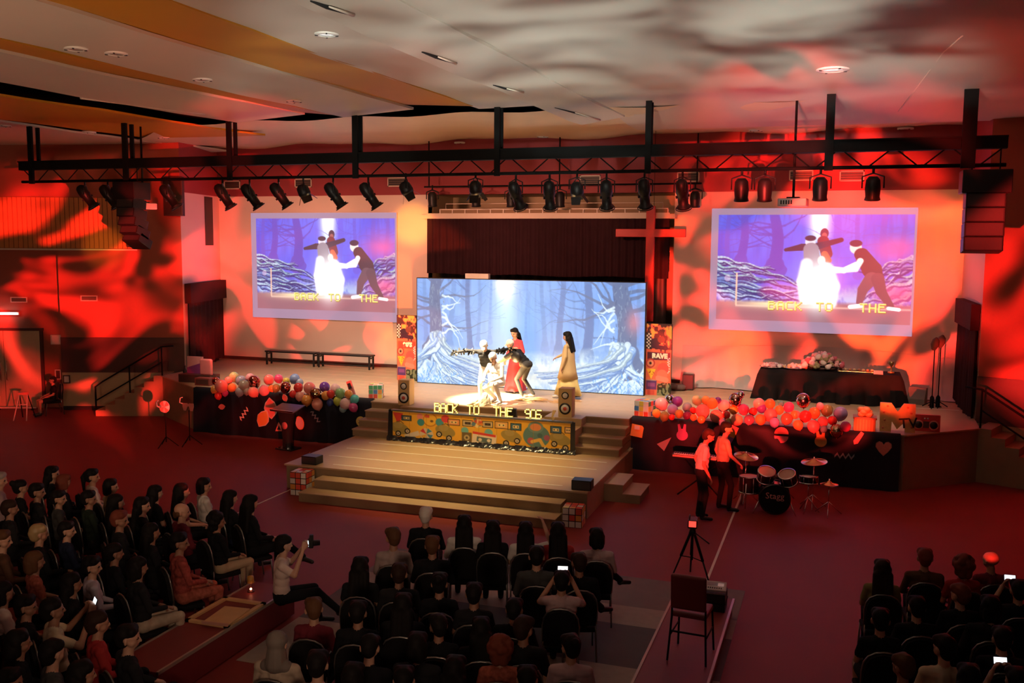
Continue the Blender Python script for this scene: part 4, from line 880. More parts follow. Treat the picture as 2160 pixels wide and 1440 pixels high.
puzzle_cube((-4.47, 16.55, 0), .36, .08, 'puzzle cube with dark frame on the floor at the right end of the front steps', M_black, CUBC[:2]+[CUBC[0], CUBC[3], CUBC[5]], 2, 3)
p = onz(778, 843, S); puzzle_cube((p.x, 21.62, S), .34, .35, 'white puzzle cube with pale tiles at the right end of the left balloon garland', mat('ring_white', (1, 1, 1)), CUBC, 3); p = onz(1352, 883, S); puzzle_cube((p.x, 21.6, S), .36, -.3, 'puzzle cube of mixed tiles at the left end of the right balloon garland', M_ringw, CUBC, 4)
t = thing('toy_phone', 'brick-red toy mobile phone leaning against the white puzzle cube', 'phone prop', (ony(748, 836, 21.6).x, 21.55, S)); b = bevel(MB().box((-.07, -.03, 0), (.07, .03, .42)).build('body', mat('brick_red', (.45, .13, .10), .5), t), .015); b.rotation_euler = (0, -.35, 0); MB().box((-.045, -.036, .22), (.045, -.03, .36)).build('screen', M_black, b)

# ------------------------------------------------------------------ black cloth skirts along the stage edge and their cut-outs
M_skirt = mat('navy_black_satin', (.012, .011, .018), .6, var=.4, vscale=3, spec=.2)
def skirt(x0, x1, y, seed, label):
    P = []; n = 120; rr = np.random.default_rng(seed); ph = rr.uniform(0, 6, 5)
    for i in range(10):
        t_ = i/9; row = []
        for j in range(n+1):
            x = x0+(x1-x0)*j/n; wv = .014*math.sin(x*5+ph[0])+.010*math.sin(x*11+ph[1])+.006*math.sin(x*19+ph[2])
            row.append(Vector((x, y-.02-.05*t_-wv*(.3+.7*t_), 1.205-1.2*t_+.01*math.sin(x*5)*(i == 9))))
        P.append(row)
    P = [[p+Vector((0, .12, .012)) for p in P[0]]]+P
    mb = MB().grid(P); mb.grid([[p+Vector((0, .008, 0)) for p in reversed(r)] for r in P]); return tag(mb.build('stage_skirt', M_skirt), label, 'cloth')
skirt(-16.42, -11.02, 21.27, 1, 'black satin skirt on the stage front below the left balloon garland'); skirt(-4.40, 1.34, 21.27, 2, 'black satin skirt on the stage front below the right balloon garland')
def cut(px, py, poly, sc, rot, col, name, label, edge=None):
    p = ony(px, py, 21.17); t = thing(name, label, 'decoration', (p.x, 21.30-.02-.05*(1.2-p.z)/1.2-.03-.05*(1.2-p.z), p.z)); Mx = FRONT @ Matrix.Rotation(rot, 4, 'Z') @ Matrix.Scale(sc, 4)
    if edge: MB().prism([(a*1.13, b*1.13) for a, b in poly], .012/sc, Mx).build('border', edge, t); Mx = Matrix.Translation((0, -.012, 0)) @ Mx
    MB().prism(poly, .012/sc, Mx).build('cutout', col, t); return t
circ = [(math.cos(k*math.pi/10), math.sin(k*math.pi/10)) for k in range(20)]
zig = [(-1, .1), (-.72, .45), (-.45, .0), (-.15, .45), (.12, 0), (.42, .45), (.7, 0), (1, .4), (1, .15), (.7, -.25), (.42, .2), (.12, -.25), (-.15, .2), (-.45, -.25), (-.72, .2), (-1, -.15)]
leaf = [(0, -1), (.6, -.45), (.72, .1), (.5, .6), (0, 1.05), (-.5, .55), (-.7, .05), (-.5, -.55)]
heart = [(0, -1), (.55, -.45), (.95, .15), (.9, .6), (.55, .85), (.2, .75), (0, .45), (-.2, .75), (-.55, .85), (-.9, .6), (-.95, .15), (-.55, -.45)]
rabbit = [(.75*math.sin(a_), .7*math.cos(a_)-.35) for a_ in np.linspace(.75, 5.53, 16)] + [(-.5, .4), (-.55, 1.1), (-.28, 1.15), (-.12, .5), (.12, .5), (.28, 1.15), (.55, 1.1), (.5, .4)]
mc = lambda n, c, e=0: mat('cutout_'+n, c, .55, var=.06)
Mcor, Mor, Mpale, Mpink, Mpur, Mgre, Myel = mc('coral', (.85, .25, .20)), mc('orange', (.85, .38, .08)), mc('pale', (.80, .72, .64)), mc('pink', (.80, .22, .30)), mc('purple', (.30, .10, .32)), mc('grey', (.30, .30, .33)), mc('yellow', (.80, .58, .16))
cut(466, 858, leaf, .11, -1.4, Mcor, 'lips_cutout', 'small red lips cut-out on the left skirt near the music stands'); cut(515, 874, zig, .20, .95, Mpale, 'zigzag_cutout', 'pale zigzag cut-out on the left skirt beside the leaves'); cut(569, 862, leaf, .25, .1, Mcor, 'leaf_cutout', 'coral leaf-shaped cut-out, upper of two on the left skirt', Mpale); cut(554, 883, leaf, .23, -.5, Mor, 'leaf_cutout', 'orange leaf-shaped cut-out, lower of two on the left skirt', Mpale)
tri = [(0, 1), (.9, -.7), (-.9, -.7)]; tt = cut(589, 901, tri, .14, .1, Mcor, 'triangle_cutout', 'red outlined triangle cut-out left of the lectern'); MB().prism([(a*.5, b*.5-.03) for a, b in tri], .006, Matrix.Translation((0, -.014, -.01)) @ FRONT @ Matrix.Scale(.14, 4)).build('inner', M_black, tt)
cut(632, 892, [(a*.7, b) for a, b in circ], .16, .2, Mpale, 'oval_badge', 'oval badge cut-out right of the lectern', Mor); cut(663, 880, zig, .18, -.85, Mgre, 'zigzag_cutout', 'dim zigzag cut-out on the left skirt right of the lectern'); sm = cut(760, 889, circ, .13, 0, Myel, 'smiley_disc', 'yellow smiling face disc beside the left steps')
for a_ in (-.04, .04): MB().box((a_-.012, -.016, .02), (a_+.012, -.012, .06)).build('eye', M_black, sm)
MB().tube([(.06*math.cos(v), -.016, .06*math.sin(v)) for v in np.linspace(3.5, 5.9, 7)], .008, 5).build('mouth', M_black, sm)
cut(598, 840, leaf, .10, .4, Mcor, 'ring_cutout', 'small coral ring cut-out under the left garland', Mpale)
fl = cut(1343, 909, [(-1, -1), (1, -1), (1, .7), (.7, 1), (-1, 1)], .14, -.15, Mor, 'floppy_disk_cutout', 'orange floppy disk cut-out at the left end of the right skirt'); MB().box((-.06, -.018, .03), (.06, -.012, .12)).build('shutter', Mpale, fl)
cut(1401, 937, [(-1, .05), (1, .9), (-.1, -.9)], .17, .1, Mgre, 'paper_plane_cutout', 'grey paper plane cut-out on the right skirt'); cut(1438, 913, rabbit, .17, .05, Mpur, 'rabbit_cutout', 'purple rabbit head cut-out on the right skirt')
rk = cut(1543, 917, [(-.4, -.3), (.4, -.3), (.4, 1), (-.4, 1)], .20, -.4, Mor, 'ice_lolly_cutout', 'striped orange and red ice lolly cut-out'); MB().prism([(-.35, -1), (.35, -1), (.4, -.3), (-.4, -.3)], .012/.2, FRONT @ Matrix.Rotation(-.4, 4, 'Z') @ Matrix.Scale(.2, 4)).build('stick', Mpur, rk); MB().prism([(-.4, .5), (.4, .5), (.4, 1), (-.4, 1)], .09, FRONT @ Matrix.Rotation(-.4, 4, 'Z') @ Matrix.Scale(.2, 4)).build('tip', Mcor, rk)
dk = cut(1648, 916, [c for c in circ[:11]], .15, 0, Mcor, 'two_tone_disc', 'round coral and pale cut-out behind the drums'); MB().prism([(a*.15, b*.15) for a, b in circ[10:]+circ[:1]], .01, Matrix.Translation((0, 0, -.05)) @ FRONT).build('lower_half', Mpink, dk)
cut(1731, 926, rabbit, .17, .05, Mor, 'rabbit_cutout', 'orange rabbit head cut-out under the golden balloon'); cut(1811, 925, [(-.25, -1), (.25, -1), (.35, .7), (0, 1.1), (-.35, .7)], .15, 2.6, Mcor, 'pencil_cutout', 'coral pencil-shaped cut-out below the gift basket'); cut(1781, 964, zig, .20, 0, Mgre, 'zigzag_cutout', 'thin grey zigzag cut-out low on the right skirt'); cut(1864, 946, heart, .15, 0, Mcor, 'heart_cutout', 'red heart cut-out at the right end of the skirt', mc('rose', (.6, .25, .2)))

# ------------------------------------------------------------------ balloons
bal_me = None
BC = dict(coral=(.86,.26,.22), salmon=(.88,.36,.28), pink=(.88,.42,.45), palepink=(.90,.58,.58), hotpink=(.85,.10,.28), magenta=(.62,.08,.26), red=(.75,.05,.04), orange=(.90,.36,.08), ochre=(.62,.42,.08), yellow=(.85,.60,.10), olive=(.34,.34,.10), brown=(.32,.18,.08), lime=(.50,.58,.08), green=(.28,.55,.22), lightgreen=(.46,.62,.28), teal=(.10,.55,.52), tealgrey=(.28,.42,.46), blue=(.26,.36,.66), navy=(.05,.08,.32), lavender=(.36,.34,.68), greyblue=(.36,.42,.55), greygreen=(.26,.32,.26), purple=(.20,.06,.38), mauve=(.34,.12,.26), deepmagenta=(.25,.03,.14))
BN = dict(palepink='pale pink', hotpink='hot pink', lightgreen='light green', tealgrey='teal grey', greyblue='grey blue', greygreen='dark grey green', deepmagenta='dark magenta')
MET = dict(chromered=(.80,.22,.18), chromegold=(.75,.50,.30), chromerose=(.85,.55,.50), chromesilver=(.85,.85,.88)); METN = dict(chromered='shiny red foil', chromegold='shiny gold foil', chromerose='shiny rose foil', chromesilver='shiny silver foil')
def balloon_mesh(foil):
    prof = []
    for i in range(13):
        a = math.pi*i/12; r_ = math.sin(a); z = -math.cos(a); prof.append((max(1e-4, r_*(1 if z > 0 else 1-.12*z*z)), z*(1.0 if z > 0 else 1.12)))
    mb = MB().lathe(prof, 20 if not foil else 9, smooth=True)
    return mb.mesh('balloon')
BM = {False: balloon_mesh(False), True: balloon_mesh(True)}
knot_me = MB().lathe([(.01, -1.08), (.05, -1.12), (.11, -1.22), (.08, -1.22), (.01, -1.14)], 8).mesh('knot')
def garland(items, ox, oy, sc, y0, where, grp, seed):
    r = random.Random(seed); pos = []
    for cx, cy, rad, c in items: pos.append((ox+cx/sc, oy+cy/sc, rad/sc, c))
    for c in sorted(set(i[3] for i in pos)):
        same = sorted([i for i in pos if i[3] == c])
        for k, (px, py, pr, c_) in enumerate(same):
            foil = c in MET; nm = METN[c] if foil else BN.get(c, c)
            nth = 'the only one' if len(same) == 1 else '%s from the left' % ORD[k]
            lay = (py-oy-60)/60*.10 ; y = y0+.05+r.uniform(-.05, .05); p = ony(px, py, y); y -= min(1, max(0, (1.50-p.z)/.22))*.42; p = ony(px, py, y); rm = pr*dist_px(p)
            m_ = mat('foil_'+c, MET[c], .12, 1.0, var=.05) if foil else mat('latex_'+c, BC[c], .22, var=.04, coat=.3)
            z = p.z
            o = link('balloon', BM[foil], None); o.data.materials.append(m_) if not o.data.materials else None
            o.material_slots[0].link = 'OBJECT'; o.material_slots[0].material = m_
            tag(o, '%s balloon in the %s garland, %s of that colour' % (nm, where, nth) if len(same) > 1 else '%s balloon in the %s garland, only one of that colour' % (nm, where), 'balloon', grp)
            o.location = (p.x, y, z); o.scale = (rm, rm, rm*1.02); o.rotation_euler = (r.uniform(-.7, .7), r.uniform(-.6, .6), r.uniform(0, 6))
            if foil: o.rotation_euler = (.3, .2, r.uniform(0, 6))
            kn = link('knot', knot_me, None, o); 
            if not kn.data.materials: kn.data.materials.append(m_)
            kn.material_slots[0].link = 'OBJECT'; kn.material_slots[0].material = m_
GL = [(480,230,55,'lightgreen'),(555,270,55,'greyblue'),(655,240,50,'pink'),(590,325,62,'greygreen'),(700,285,70,'chromered'),(860,260,58,'coral'),(965,250,48,'hotpink'),(1140,250,55,'blue'),(1190,290,45,'greyblue'),(1040,345,60,'chromered'),(940,350,45,'olive'),(1180,345,52,'red'),(890,355,40,'orange'),(810,375,60,'pink'),(690,395,58,'salmon'),(545,390,50,'tealgrey'),(460,345,48,'orange'),(345,330,72,'coral'),(420,270,45,'salmon'),(270,365,42,'orange'),(310,435,40,'red'),(385,405,35,'magenta'),(1300,350,65,'coral'),(1465,340,58,'purple'),(1365,415,68,'chromegold'),(1270,480,60,'orange'),(1195,440,50,'salmon'),(1120,415,40,'red'),(1385,525,62,'salmon'),(1480,430,50,'orange'),(1580,360,55,'palepink'),(1530,415,45,'red'),(1635,405,55,'green'),(1725,415,45,'orange'),(1790,470,50,'teal'),(1605,490,48,'lime'),(1525,505,40,'navy'),(1690,520,62,'palepink'),(1775,560,50,'magenta'),(1665,575,42,'tealgrey'),(1050,275,38,'yellow'),(620,385,42,'greygreen'),(285,275,45,'chromered')]
garland(GL, 400, 750, 5.143, 21.45, 'left', 'balloons of the left garland', 1)
GR = [(540,295,78,'palepink'),(735,265,62,'purple'),(675,360,65,'lavender'),(480,405,52,'yellow'),(578,440,58,'olive'),(665,450,38,'red'),(755,410,52,'ochre'),(850,335,58,'tealgrey'),(965,250,62,'lightgreen'),(850,430,50,'deepmagenta'),(920,370,40,'red'),(1035,380,85,'coral'),(1075,250,55,'orange'),(1150,285,70,'orange'),(1220,250,40,'purple'),(925,455,42,'orange'),(1020,480,48,'ochre'),(1295,315,72,'pink'),(1200,440,78,'coral'),(1270,515,48,'blue'),(1320,425,48,'red'),(1405,365,55,'orange'),(1430,240,80,'chromerose'),(1490,185,48,'chromesilver'),(1525,360,68,'hotpink'),(1445,485,72,'salmon'),(1345,510,45,'olive'),(1595,480,62,'mauve'),(1640,385,50,'red'),(1710,290,68,'pink'),(1740,345,58,'purple'),(1845,290,62,'orange'),(1850,425,80,'coral'),(1730,480,65,'orange'),(1895,515,60,'lavender'),(1955,365,55,'orange'),(2070,330,62,'hotpink'),(1975,290,35,'teal'),(2045,470,70,'brown'),(2140,420,50,'orange'),(640,235,55,'chromesilver'),
      (2242,251,87,'chromerose'),(2154,421,50,'salmon'),(2268,441,72,'red'),(2375,400,70,'orange'),(2442,318,45,'palepink'),(2524,369,74,'olive'),(2688,410,82,'lavender'),(2365,559,74,'coral'),(2180,544,60,'orange'),(2478,503,62,'coral'),(2591,492,56,'red'),(2750,564,62,'magenta'),(2642,616,82,'chromegold'),(2488,595,42,'tealgrey')]
garland(GR, 1300, 800, 5.684, 21.45, 'right', 'balloons of the right garland', 2)

# ------------------------------------------------------------------ more props on the stage edges
p = ony(1891, 913, 21.55); t = thing('channel_logo_sign', 'big orange block letter M with small black TV near the stage edge', 'sign', (p.x, 21.6, S+.02), .0)
Mpoly = [(-1, 0), (-1, 2), (-.38, 2), (0, 1.25), (.38, 2), (1, 2), (1, 0), (.42, 0), (.42, .95), (0, .3), (-.42, .95), (-.42, 0)]
Mm = [(-.99, 0), (-1.02, 2), (-.36, 2), (0, 1.42), (.36, 2), (1.02, 2), (1.04, 0), (.46, 0), (.42, .72), (0, .18), (-.30, .72), (-.34, 0)]
MB().prism([(a*.345, b*.305) for a, b in Mm], .10, FRONT).build('letter_m', mat('orange_card', (.85, .42, .14), .5, var=.3, vscale=9), t)
tv = link('letters_tv', text_mesh('TV', .30, .01, .004), M_black, t); tv.matrix_local = Matrix.Translation((.22, -.115, .20)) @ FRONT @ Matrix.Rotation(.12, 4, 'Z')
for k in range(8): MB().lathe([(.001, 0), (.025, 0), (.025, -.004)], 10, Matrix.Translation(((-.28, -.25, -.27, -.2, .2, .27, .29, .26)[k], -.103, (.08, .25, .42, .55, .54, .42, .12, .3)[k])) @ Matrix.Rotation(math.pi/2, 4, 'X')).build('spot', mat('spot_red', (.75, .2, .1), .5), t)
p = ony(1951, 910, 21.85); t = thing('toy_boombox', 'flat red boombox cut-out right of the letter M', 'radio prop', (p.x+.02, 21.95, S)); bevel(MB().box((-.28, -.05, 0), (.28, .05, .36)).build('case', mat('boombox_red', (.62, .05, .05), .45), t), .01)
for x_ in (-.15, .15): MB().lathe([(.001, 0), (.075, 0), (.075, -.012)], 20, Matrix.Translation((x_, -.055, .14)) @ Matrix.Rotation(math.pi/2, 4, 'X')).build('cone', M_black, t); MB().lathe([(.08, 0), (.105, 0), (.105, -.008), (.08, -.008)], 20, Matrix.Translation((x_, -.052, .14)) @ Matrix.Rotation(math.pi/2, 4, 'X')).build('cone_ring', mat('pale_red', (.75, .25, .22), .5), t)
for x_ in (-.03, .03): MB().ball((x_, -.05, .28), .018, 8, 6).build('knob', M_ringw, t)
MB().box((-.06, -.056, .08), (.06, -.05, .22)).build('tape_deck', M_dark, t)
p = ony(1823, 912, 21.5); t = thing('gift_basket', 'wrapped orange gift basket with a bow beside the letter M', 'gift', (p.x, 21.55, S)); bevel(MB().box((-.22, -.16, 0), (.22, .16, .30)).build('box', mat('gift_orange', (.75, .34, .10), .6, var=.2, vscale=14), t), .02)
for k in range(7): MB().box((-.19+k*.06, -.172, .02), (-.165+k*.06, -.16, .27)).build('ribbing', mat('gift_stripe', (.55, .2, .05), .5), t)
for k in range(10): a_ = k*.63; MB().ball((.09*math.cos(a_), .07*math.sin(a_), .36+.05*(k % 3)), .07, 9, 6, (1.2, .8, .8)).build('bow_loop', mat('bow_orange', (.85, .40, .18), .4), t)
MB().box((-.24, -.18, .27), (.24, .18, .31)).build('lid', mat('gift_lid', (.45, .14, .06), .5), t)
# left end props
def simple(name, label, cat, px, py, y, z, fn): p = ony(px, py, y); t = thing(name, label, cat, (p.x, y, z)); fn(t); return t
M_rose = mat('rose_card', (.80, .22, .22), .5)
simple('rounded_cushion', 'rounded pink square panel standing at the left end of the garland', 'decoration', 436, 800, 22.1, S+.22, lambda t: bevel(MB().box((-.2, -.05, 0), (.2, .05, .46)).build('panel', M_rose, t), .06, 4))
simple('decorated_board', 'pink and purple decorated board left of the rounded pink panel', 'decoration', 413, 805, 22.3, S+.22, lambda t: (MB().box((-.26, -.02, 0), (.26, .02, .48)).build('board', mat('board_pink', (.85, .35, .35), .5), t), MB().prism([(-.26, 0), (.26, 0), (.26, .32), (-.26, .16)], .01, Matrix.Translation((0, -.02, 0)) @ FRONT).build('swoosh', mat('board_purple', (.30, .05, .22), .5), t)))
simple('toy_crate', 'dark red toy radio box at the left end of the garland', 'box', 432, 817, 21.75, S, lambda t: (bevel(MB().box((-.24, -.12, 0), (.24, .12, .21)).build('case', mat('crate_red', (.25, .05, .04), .5), t), .01), MB().box((-.2, -.128, .04), (.2, -.12, .17)).build('front', M_dark, t)))
simple('low_bench', 'small dark stand under the props at the left end of the stage', 'stand', 424, 806, 22.2, S, lambda t: MB().box((-.6, -.2, 0), (.45, .25, .22)).build('block', M_dark, t))
simple('paper_sheet', 'pink paper sheet taped to the left corner of the stage', 'paper', 405, 818, 21.75, .92, lambda t: MB().box((-.12, -.005, 0), (.12, .005, .24)).build('sheet', mat('pink_paper', (.85, .4, .38), .6), t)).rotation_euler = (0, 0, -.6)
simple('toy_bottle', 'small dark bottle with a pale label left of the decorated board', 'bottle', 391, 815, 22.6, S, lambda t: (MB().lathe([(.001, 0), (.06, 0), (.06, .22), (.025, .3), (.025, .38), (.001, .38)], 14).build('glass', M_can, t), MB().lathe([(.062, .08), (.062, .17)], 14).build('label', M_paper, t)))
# ------------------------------------------------------------------ benches, table and stands on the stage
for xa_, xb_, lb in ((-17.42, -15.58, 'black wooden bench, left one under the left screen'), (-15.52, -13.62, 'black wooden bench, right one under the left screen')):
    t = thing('stage_bench', lb, 'bench', ((xa_+xb_)/2, 26.3, S)); L = (xb_-xa_)/2; bevel(MB().box((-L, -.16, .40), (L, .16, .45)).build('seat', M_black, t), .008)
    for sx in (-L+.06, L-.06):
        for sy in (-.13, .13): MB().box((sx-.025, sy-.02, 0), (sx+.025, sy+.02, .40)).build('leg', M_black, t)
        MB().box((sx-.02, -.13, .33), (sx+.02, .13, .37)).build('cross_rail', M_black, t)
    MB().box((-L+.06, -.015, .08), (L-.06, .015, .12)).build('stretcher', M_black, t)
t = thing('refreshment_table', 'long table under a black cloth on the right of the stage', 'table', (-.17, 25.4, S))
MB().box((-1.66, -.36, .72), (1.66, .36, .76)).build('tabletop', M_dark, t)
for sx in (-1.5, 1.5):
    for sy in (-.28, .28): MB().tube([(sx, sy, 0), (sx, sy, .72)], .02, 6).build('leg', M_steel, t)
M_bcl = mat('black_tablecloth', (.014, .010, .011), .85, var=.3, vscale=4, spec=.1); ring_ = []
for k in range(160):
    s_ = k/160*4; e = s_ % 1; c4 = [(-1.72, -.42), (1.72, -.42), (1.72, .42), (-1.72, .42)]; a_, b_ = c4[int(s_)], c4[(int(s_)+1) % 4]; ring_.append((a_[0]+(b_[0]-a_[0])*e, a_[1]+(b_[1]-a_[1])*e))
P = [[Vector((x*.97, y*.9, .775)) for x, y in ring_+ring_[:1]], [Vector((x*.985, y*.97, .77)) for x, y in ring_+ring_[:1]]]+[[Vector((x*(1+.012*i)+.012*i*math.sin(x*19), y*(1+.03*i)+.02*i*math.sin(x*11+1), .77-.127*i)) for x, y in ring_+ring_[:1]] for i in range(1, 7)]
mb = MB().grid(P); mb.f.append(tuple(range(160))); mb.sm.append(False); tc_ = mb.build('tablecloth', M_bcl); tc_.location = (-.17, 25.4, S); tag(tc_, 'black cloth draped over the long table on the right of the stage', 'tablecloth')
TZ = S+.777; M_plate = mat('white_china', (.75, .70, .66), .3); M_bud = [mat('bud_%d' % i, c, .6) for i, c in enumerate(((.85, .42, .42), (.90, .72, .68), (.62, .12, .16), (.82, .55, .30), (.35, .28, .14)))]
bud_me = [MB().ball((0, 0, 0), .055, 8, 6, (1, 1, .8)).ball((.02, 0, .03), .03, 6, 5).mesh('blossom') for _ in range(5)]
def flowers(label, name, px, w_, d_, h_, n, cols, seed, plate):
    p = ony(px, 778, 25.4); t = thing(name, label, 'flowers', (p.x, 25.4, TZ)); r = random.Random(seed)
    if plate: MB().lathe([(.001, .004), (w_*.6, .004), (w_*.95, .03), (w_, .035), (w_*.6, 0), (.001, 0)], 24).build('plate', M_plate, t)
    else: MB().lathe([(.001, 0), (w_*.5, 0), (w_*.72, .08), (w_*.5, .08)], 20, Matrix.Diagonal((1, .55, 1, 1))).build('basket', M_dark, t)
    for k in range(n):
        c = r.choice(cols); a_ = r.uniform(0, 6.28); q_ = r.random()**.5; o = link('blossom', bud_me[c], M_bud[c], t); o.location = (w_*.95*q_*math.cos(a_), d_*.95*q_*math.sin(a_), h_*(1-q_*q_*.8)*r.uniform(.55, 1)+.04); s_ = r.uniform(1.0, 1.7)*(1 if not plate else .62); o.scale = (s_,)*3; o.rotation_euler = (r.uniform(-1, 1), r.uniform(-1, 1), r.uniform(0, 6))
flowers('white plate of pale pink petals at the left end of the black table', 'petal_plate', 1627, .30, .25, .06, 30, (0, 1), 1, True); flowers('white plate of cream petals left of the flower arrangement', 'petal_plate', 1676, .30, .24, .06, 30, (1, 3), 2, True); flowers('wide arrangement of pink roses in the middle of the black table', 'flower_arrangement', 1735, .58, .28, .40, 90, (0, 0, 1, 1, 2, 4), 3, False)
for px, lb, w_ in ((1788, 'thin gilt tray on the black table right of the flowers', .24), (1826, 'second gilt tray on the black table near the card', .22)):
    p = ony(px, 783, 25.35); t = thing('gilt_tray', lb, 'tray', (p.x, 25.4, TZ)); bevel(MB().box((-w_, -.14, 0), (w_, .14, .02)).build('base', mat('gilt', (.55, .40, .16), .3, .8), t), .008)
    for k in range(4): MB().ball((-w_*.7+k*w_*.46, 0, .05), .045, 8, 6, (1, 1, .7)).build('sweet', mat('sweet_%d' % (k % 2), ((.6, .25, .12), (.75, .55, .3))[k % 2], .5), t)
p = ony(1852, 785, 25.3); t = thing('place_card', 'small pink card on the front edge of the black table', 'card', (p.x, 25.12, TZ)); MB().prism([(-.05, 0), (.05, 0), (0, .09)], .22, Matrix(((0,0,1,-.11),(1,0,0,0),(0,1,0,0),(0,0,0,1)))).build('folded_card', mat('card_pink', (.75, .4, .42), .6), t)
p = ony(1880, 780, 25.4); t = thing('glass_trophy', 'slim gilt trophy at the right end of the black table', 'trophy', (p.x, 25.45, TZ)); MB().lathe([(.001, 0), (.08, 0), (.08, .03), (.02, .05), (.018, .16), (.05, .22), (.07, .30), (.065, .30), (.001, .2)], 18).build('cup', mat('gilt', (.55, .40, .16), .3, .8), t)
for s_ in (-1, 1): MB().tube([(s_*.05, 0, .22), (s_*.10, 0, .25), (s_*.10, 0, .30), (s_*.065, 0, .29)], .006, 5).build('handle', MATS['gilt'], t)
# white sheet hung over the foot of the right wall
M_sheet = mat('white_sheet', (.60, .53, .50), .75, var=.08, vscale=2); P = []
for i in range(12):
    t_ = i/11; row = []
    for j in range(141):
        x = -4.15+7.05*j/140; zt_ = 2.36+.06*math.cos((x+.6)*.9)-.05*(x > 2.5); fold = (.10*math.sin(x*5+1.7*math.sin(x*1.3))+.06*math.sin(x*11+2))*t_*(1.15-.6*t_); row.append(Vector((x*(1-.004*t_), 26.93-.55*t_**2.2-.10*t_-fold*1.5, zt_+(S+.012+.015*abs(math.sin(x*6))-zt_)*min(1, t_*1.08))))
    P.append(row)
mb = MB().grid(P); mb.grid([[p+Vector((0, .01, 0)) for p in reversed(r)] for r in P]); tag(mb.build('wall_sheet', M_sheet), 'white sheet draped along the foot of the wall below the right screen', 'cloth')
for i, (px, dy) in enumerate(((1957, 0), (1969, .12))):
    p = ony(px, 725, 25.2+dy); b_ = onz(1963+i*6, 856, S); t = thing('covered_mic_stand', ('tall stand with a taped paper hood right of the table, left of the pair', 'tall stand with a taped paper hood right of the table, right of the pair')[i], 'stand', (b_.x+i*.08, 25.2+dy, S))
    h_ = p.z-S+(.0 if i == 0 else .06); MB().tube([(0, 0, .02), (0, 0, h_)], .014, 6).build('pole', M_steel, t); MB().lathe([(.001, .0), (.05, .0), (.05, .25), (.02, .3)], 10).build('clutch', M_steel, t)
    for k in range(3): a_ = k*2.1+.4; MB().tube([(0, 0, .16), (.25*math.cos(a_), .25*math.sin(a_), .01)], .012, 5).build('foot', M_steel, t)
    MB().lathe([(.001, -.16), (.05, -.14), (.10, -.02), (.085, .10), (.02, .17), (.001, .17)], 9, Matrix.Translation((0, 0, h_)) @ Matrix.Rotation(.2, 4, 'Y')).build('hood', mat('brown_paper', (.16, .09, .05), .8, var=.2), t)
slab('tape_or_light_line', onz(1918, 853, S).x, 2.85, 25.0, 25.05, S, S+.004, M_line, stage)  # pale slab painted in for a strip of light under the sheet
p = onz(1930, 842, S); wedge(p.x, 25.75, S, .42, .4, .40, 2.9, 'grey wedge-shaped box behind the right end of the black table', mat('grey_box', (.18, .14, .12), .6))  # solid grey wedge behind the table end
p = onz(1428, 822, S); t = thing('cloth_bundle', 'crumpled dark cloth bundle at the left end of the white sheet', 'cloth', (p.x, 25.6, S))
for k in range(6): MB().ball((.12*math.sin(k*2.1), .08*math.cos(k*1.7), .06+.03*(k % 3)), .15, 10, 7, (1.1, .8, .55)).build('fold', mat('dark_cloth', (.16, .09, .08), .8, var=.3), t)
t = thing('black_case', 'small black speaker case standing by the cloth bundle', 'loudspeaker', (p.x+.28, 25.9, S)); boxmon(t, .3, .25, .42)
# ------------------------------------------------------------------ things on the hall floor
t = thing('lectern', 'dark glossy lectern with a flared stem and slanted top before the left skirt', 'lectern', (-12.86, 20.25, 0), -.15)
M_gls = mat('smoked_acrylic', (.02, .02, .022), .12, var=.1, coat=.4)
bevel(MB().box((-.26, -.2, 0), (.26, .2, .04)).build('base', M_gls, t), .01)
P = [[Vector((sx*(.11+.14*(z/1.0)**2.5), sy*(.08+.06*(z/1.0)**2), .04+z)) for sx, sy in ((-1, -1), (1, -1), (1, 1), (-1, 1), (-1, -1))] for z in np.linspace(0, .96, 9)]
MB().grid(P).build('stem', M_gls, t); tp = bevel(MB().box((-.37, -.24, 0), (.37, .24, .03)).build('top', mat('lectern_top', (.10, .10, .11), .15, .2), t), .01); tp.location = (0, 0, 1.02); tp.rotation_euler = (.25, 0, 0); MB().box((-.36, -.25, .03), (.36, -.23, .06)).build('lip', M_chrome, tp)
MB().lathe([(.001, 0), (.09, 0), (.09, -.01)], 20, Matrix.Translation((.02, -.16, .62)) @ Matrix.Rotation(math.pi/2, 4, 'X')).build('emblem', mat('emblem_rose', (.5, .2, .2), .4), t)
def tri_stand(t, h, m=M_steel, sp=.30):
    MB().tube([(0, 0, .12), (0, 0, h)], .012, 6).build('pole', m, t)
    for k in range(3): a_ = k*2.094+.5; MB().tube([(0, 0, .26), (sp*math.cos(a_), sp*math.sin(a_), .01)], .011, 5).build('leg', m, t)
t = thing('disc_stand', 'stand topped by a striped red and white disc before the left stair', 'stand', (-15.86, 19.4, 0)); tri_stand(t, .92)
d_ = MB().lathe([(.001, 0), (.15, 0), (.15, -.02), (.001, -.02)], 28, Matrix.Translation((0, -.03, 1.02)) @ Matrix.Rotation(math.pi/2, 4, 'X')).build('disc', mat('disc_white', (.85, .75, .7), .4), t)
for k in range(4):
    a0 = k*1.57+.3; MB().prism([(0, 0)]+[(.148*math.cos(a0+j*.13), .148*math.sin(a0+j*.13)) for j in range(7)], .006, Matrix.Translation((0, -.035, 1.02)) @ FRONT).build('stripe', Mcor, d_)
MB().tube([(-.14, -.03, 1.0), (-.22, -.03, 1.02), (-.24, -.03, 1.12), (-.18, -.03, 1.17)], .018, 6).build('hook', mat('disc_white', (1, 1, 1)), t)
t = thing('sunglasses_stand', 'stand topped by a pink sunglasses cut-out beside the left skirt', 'stand', (-15.42, 19.75, 0)); tri_stand(t, .90)
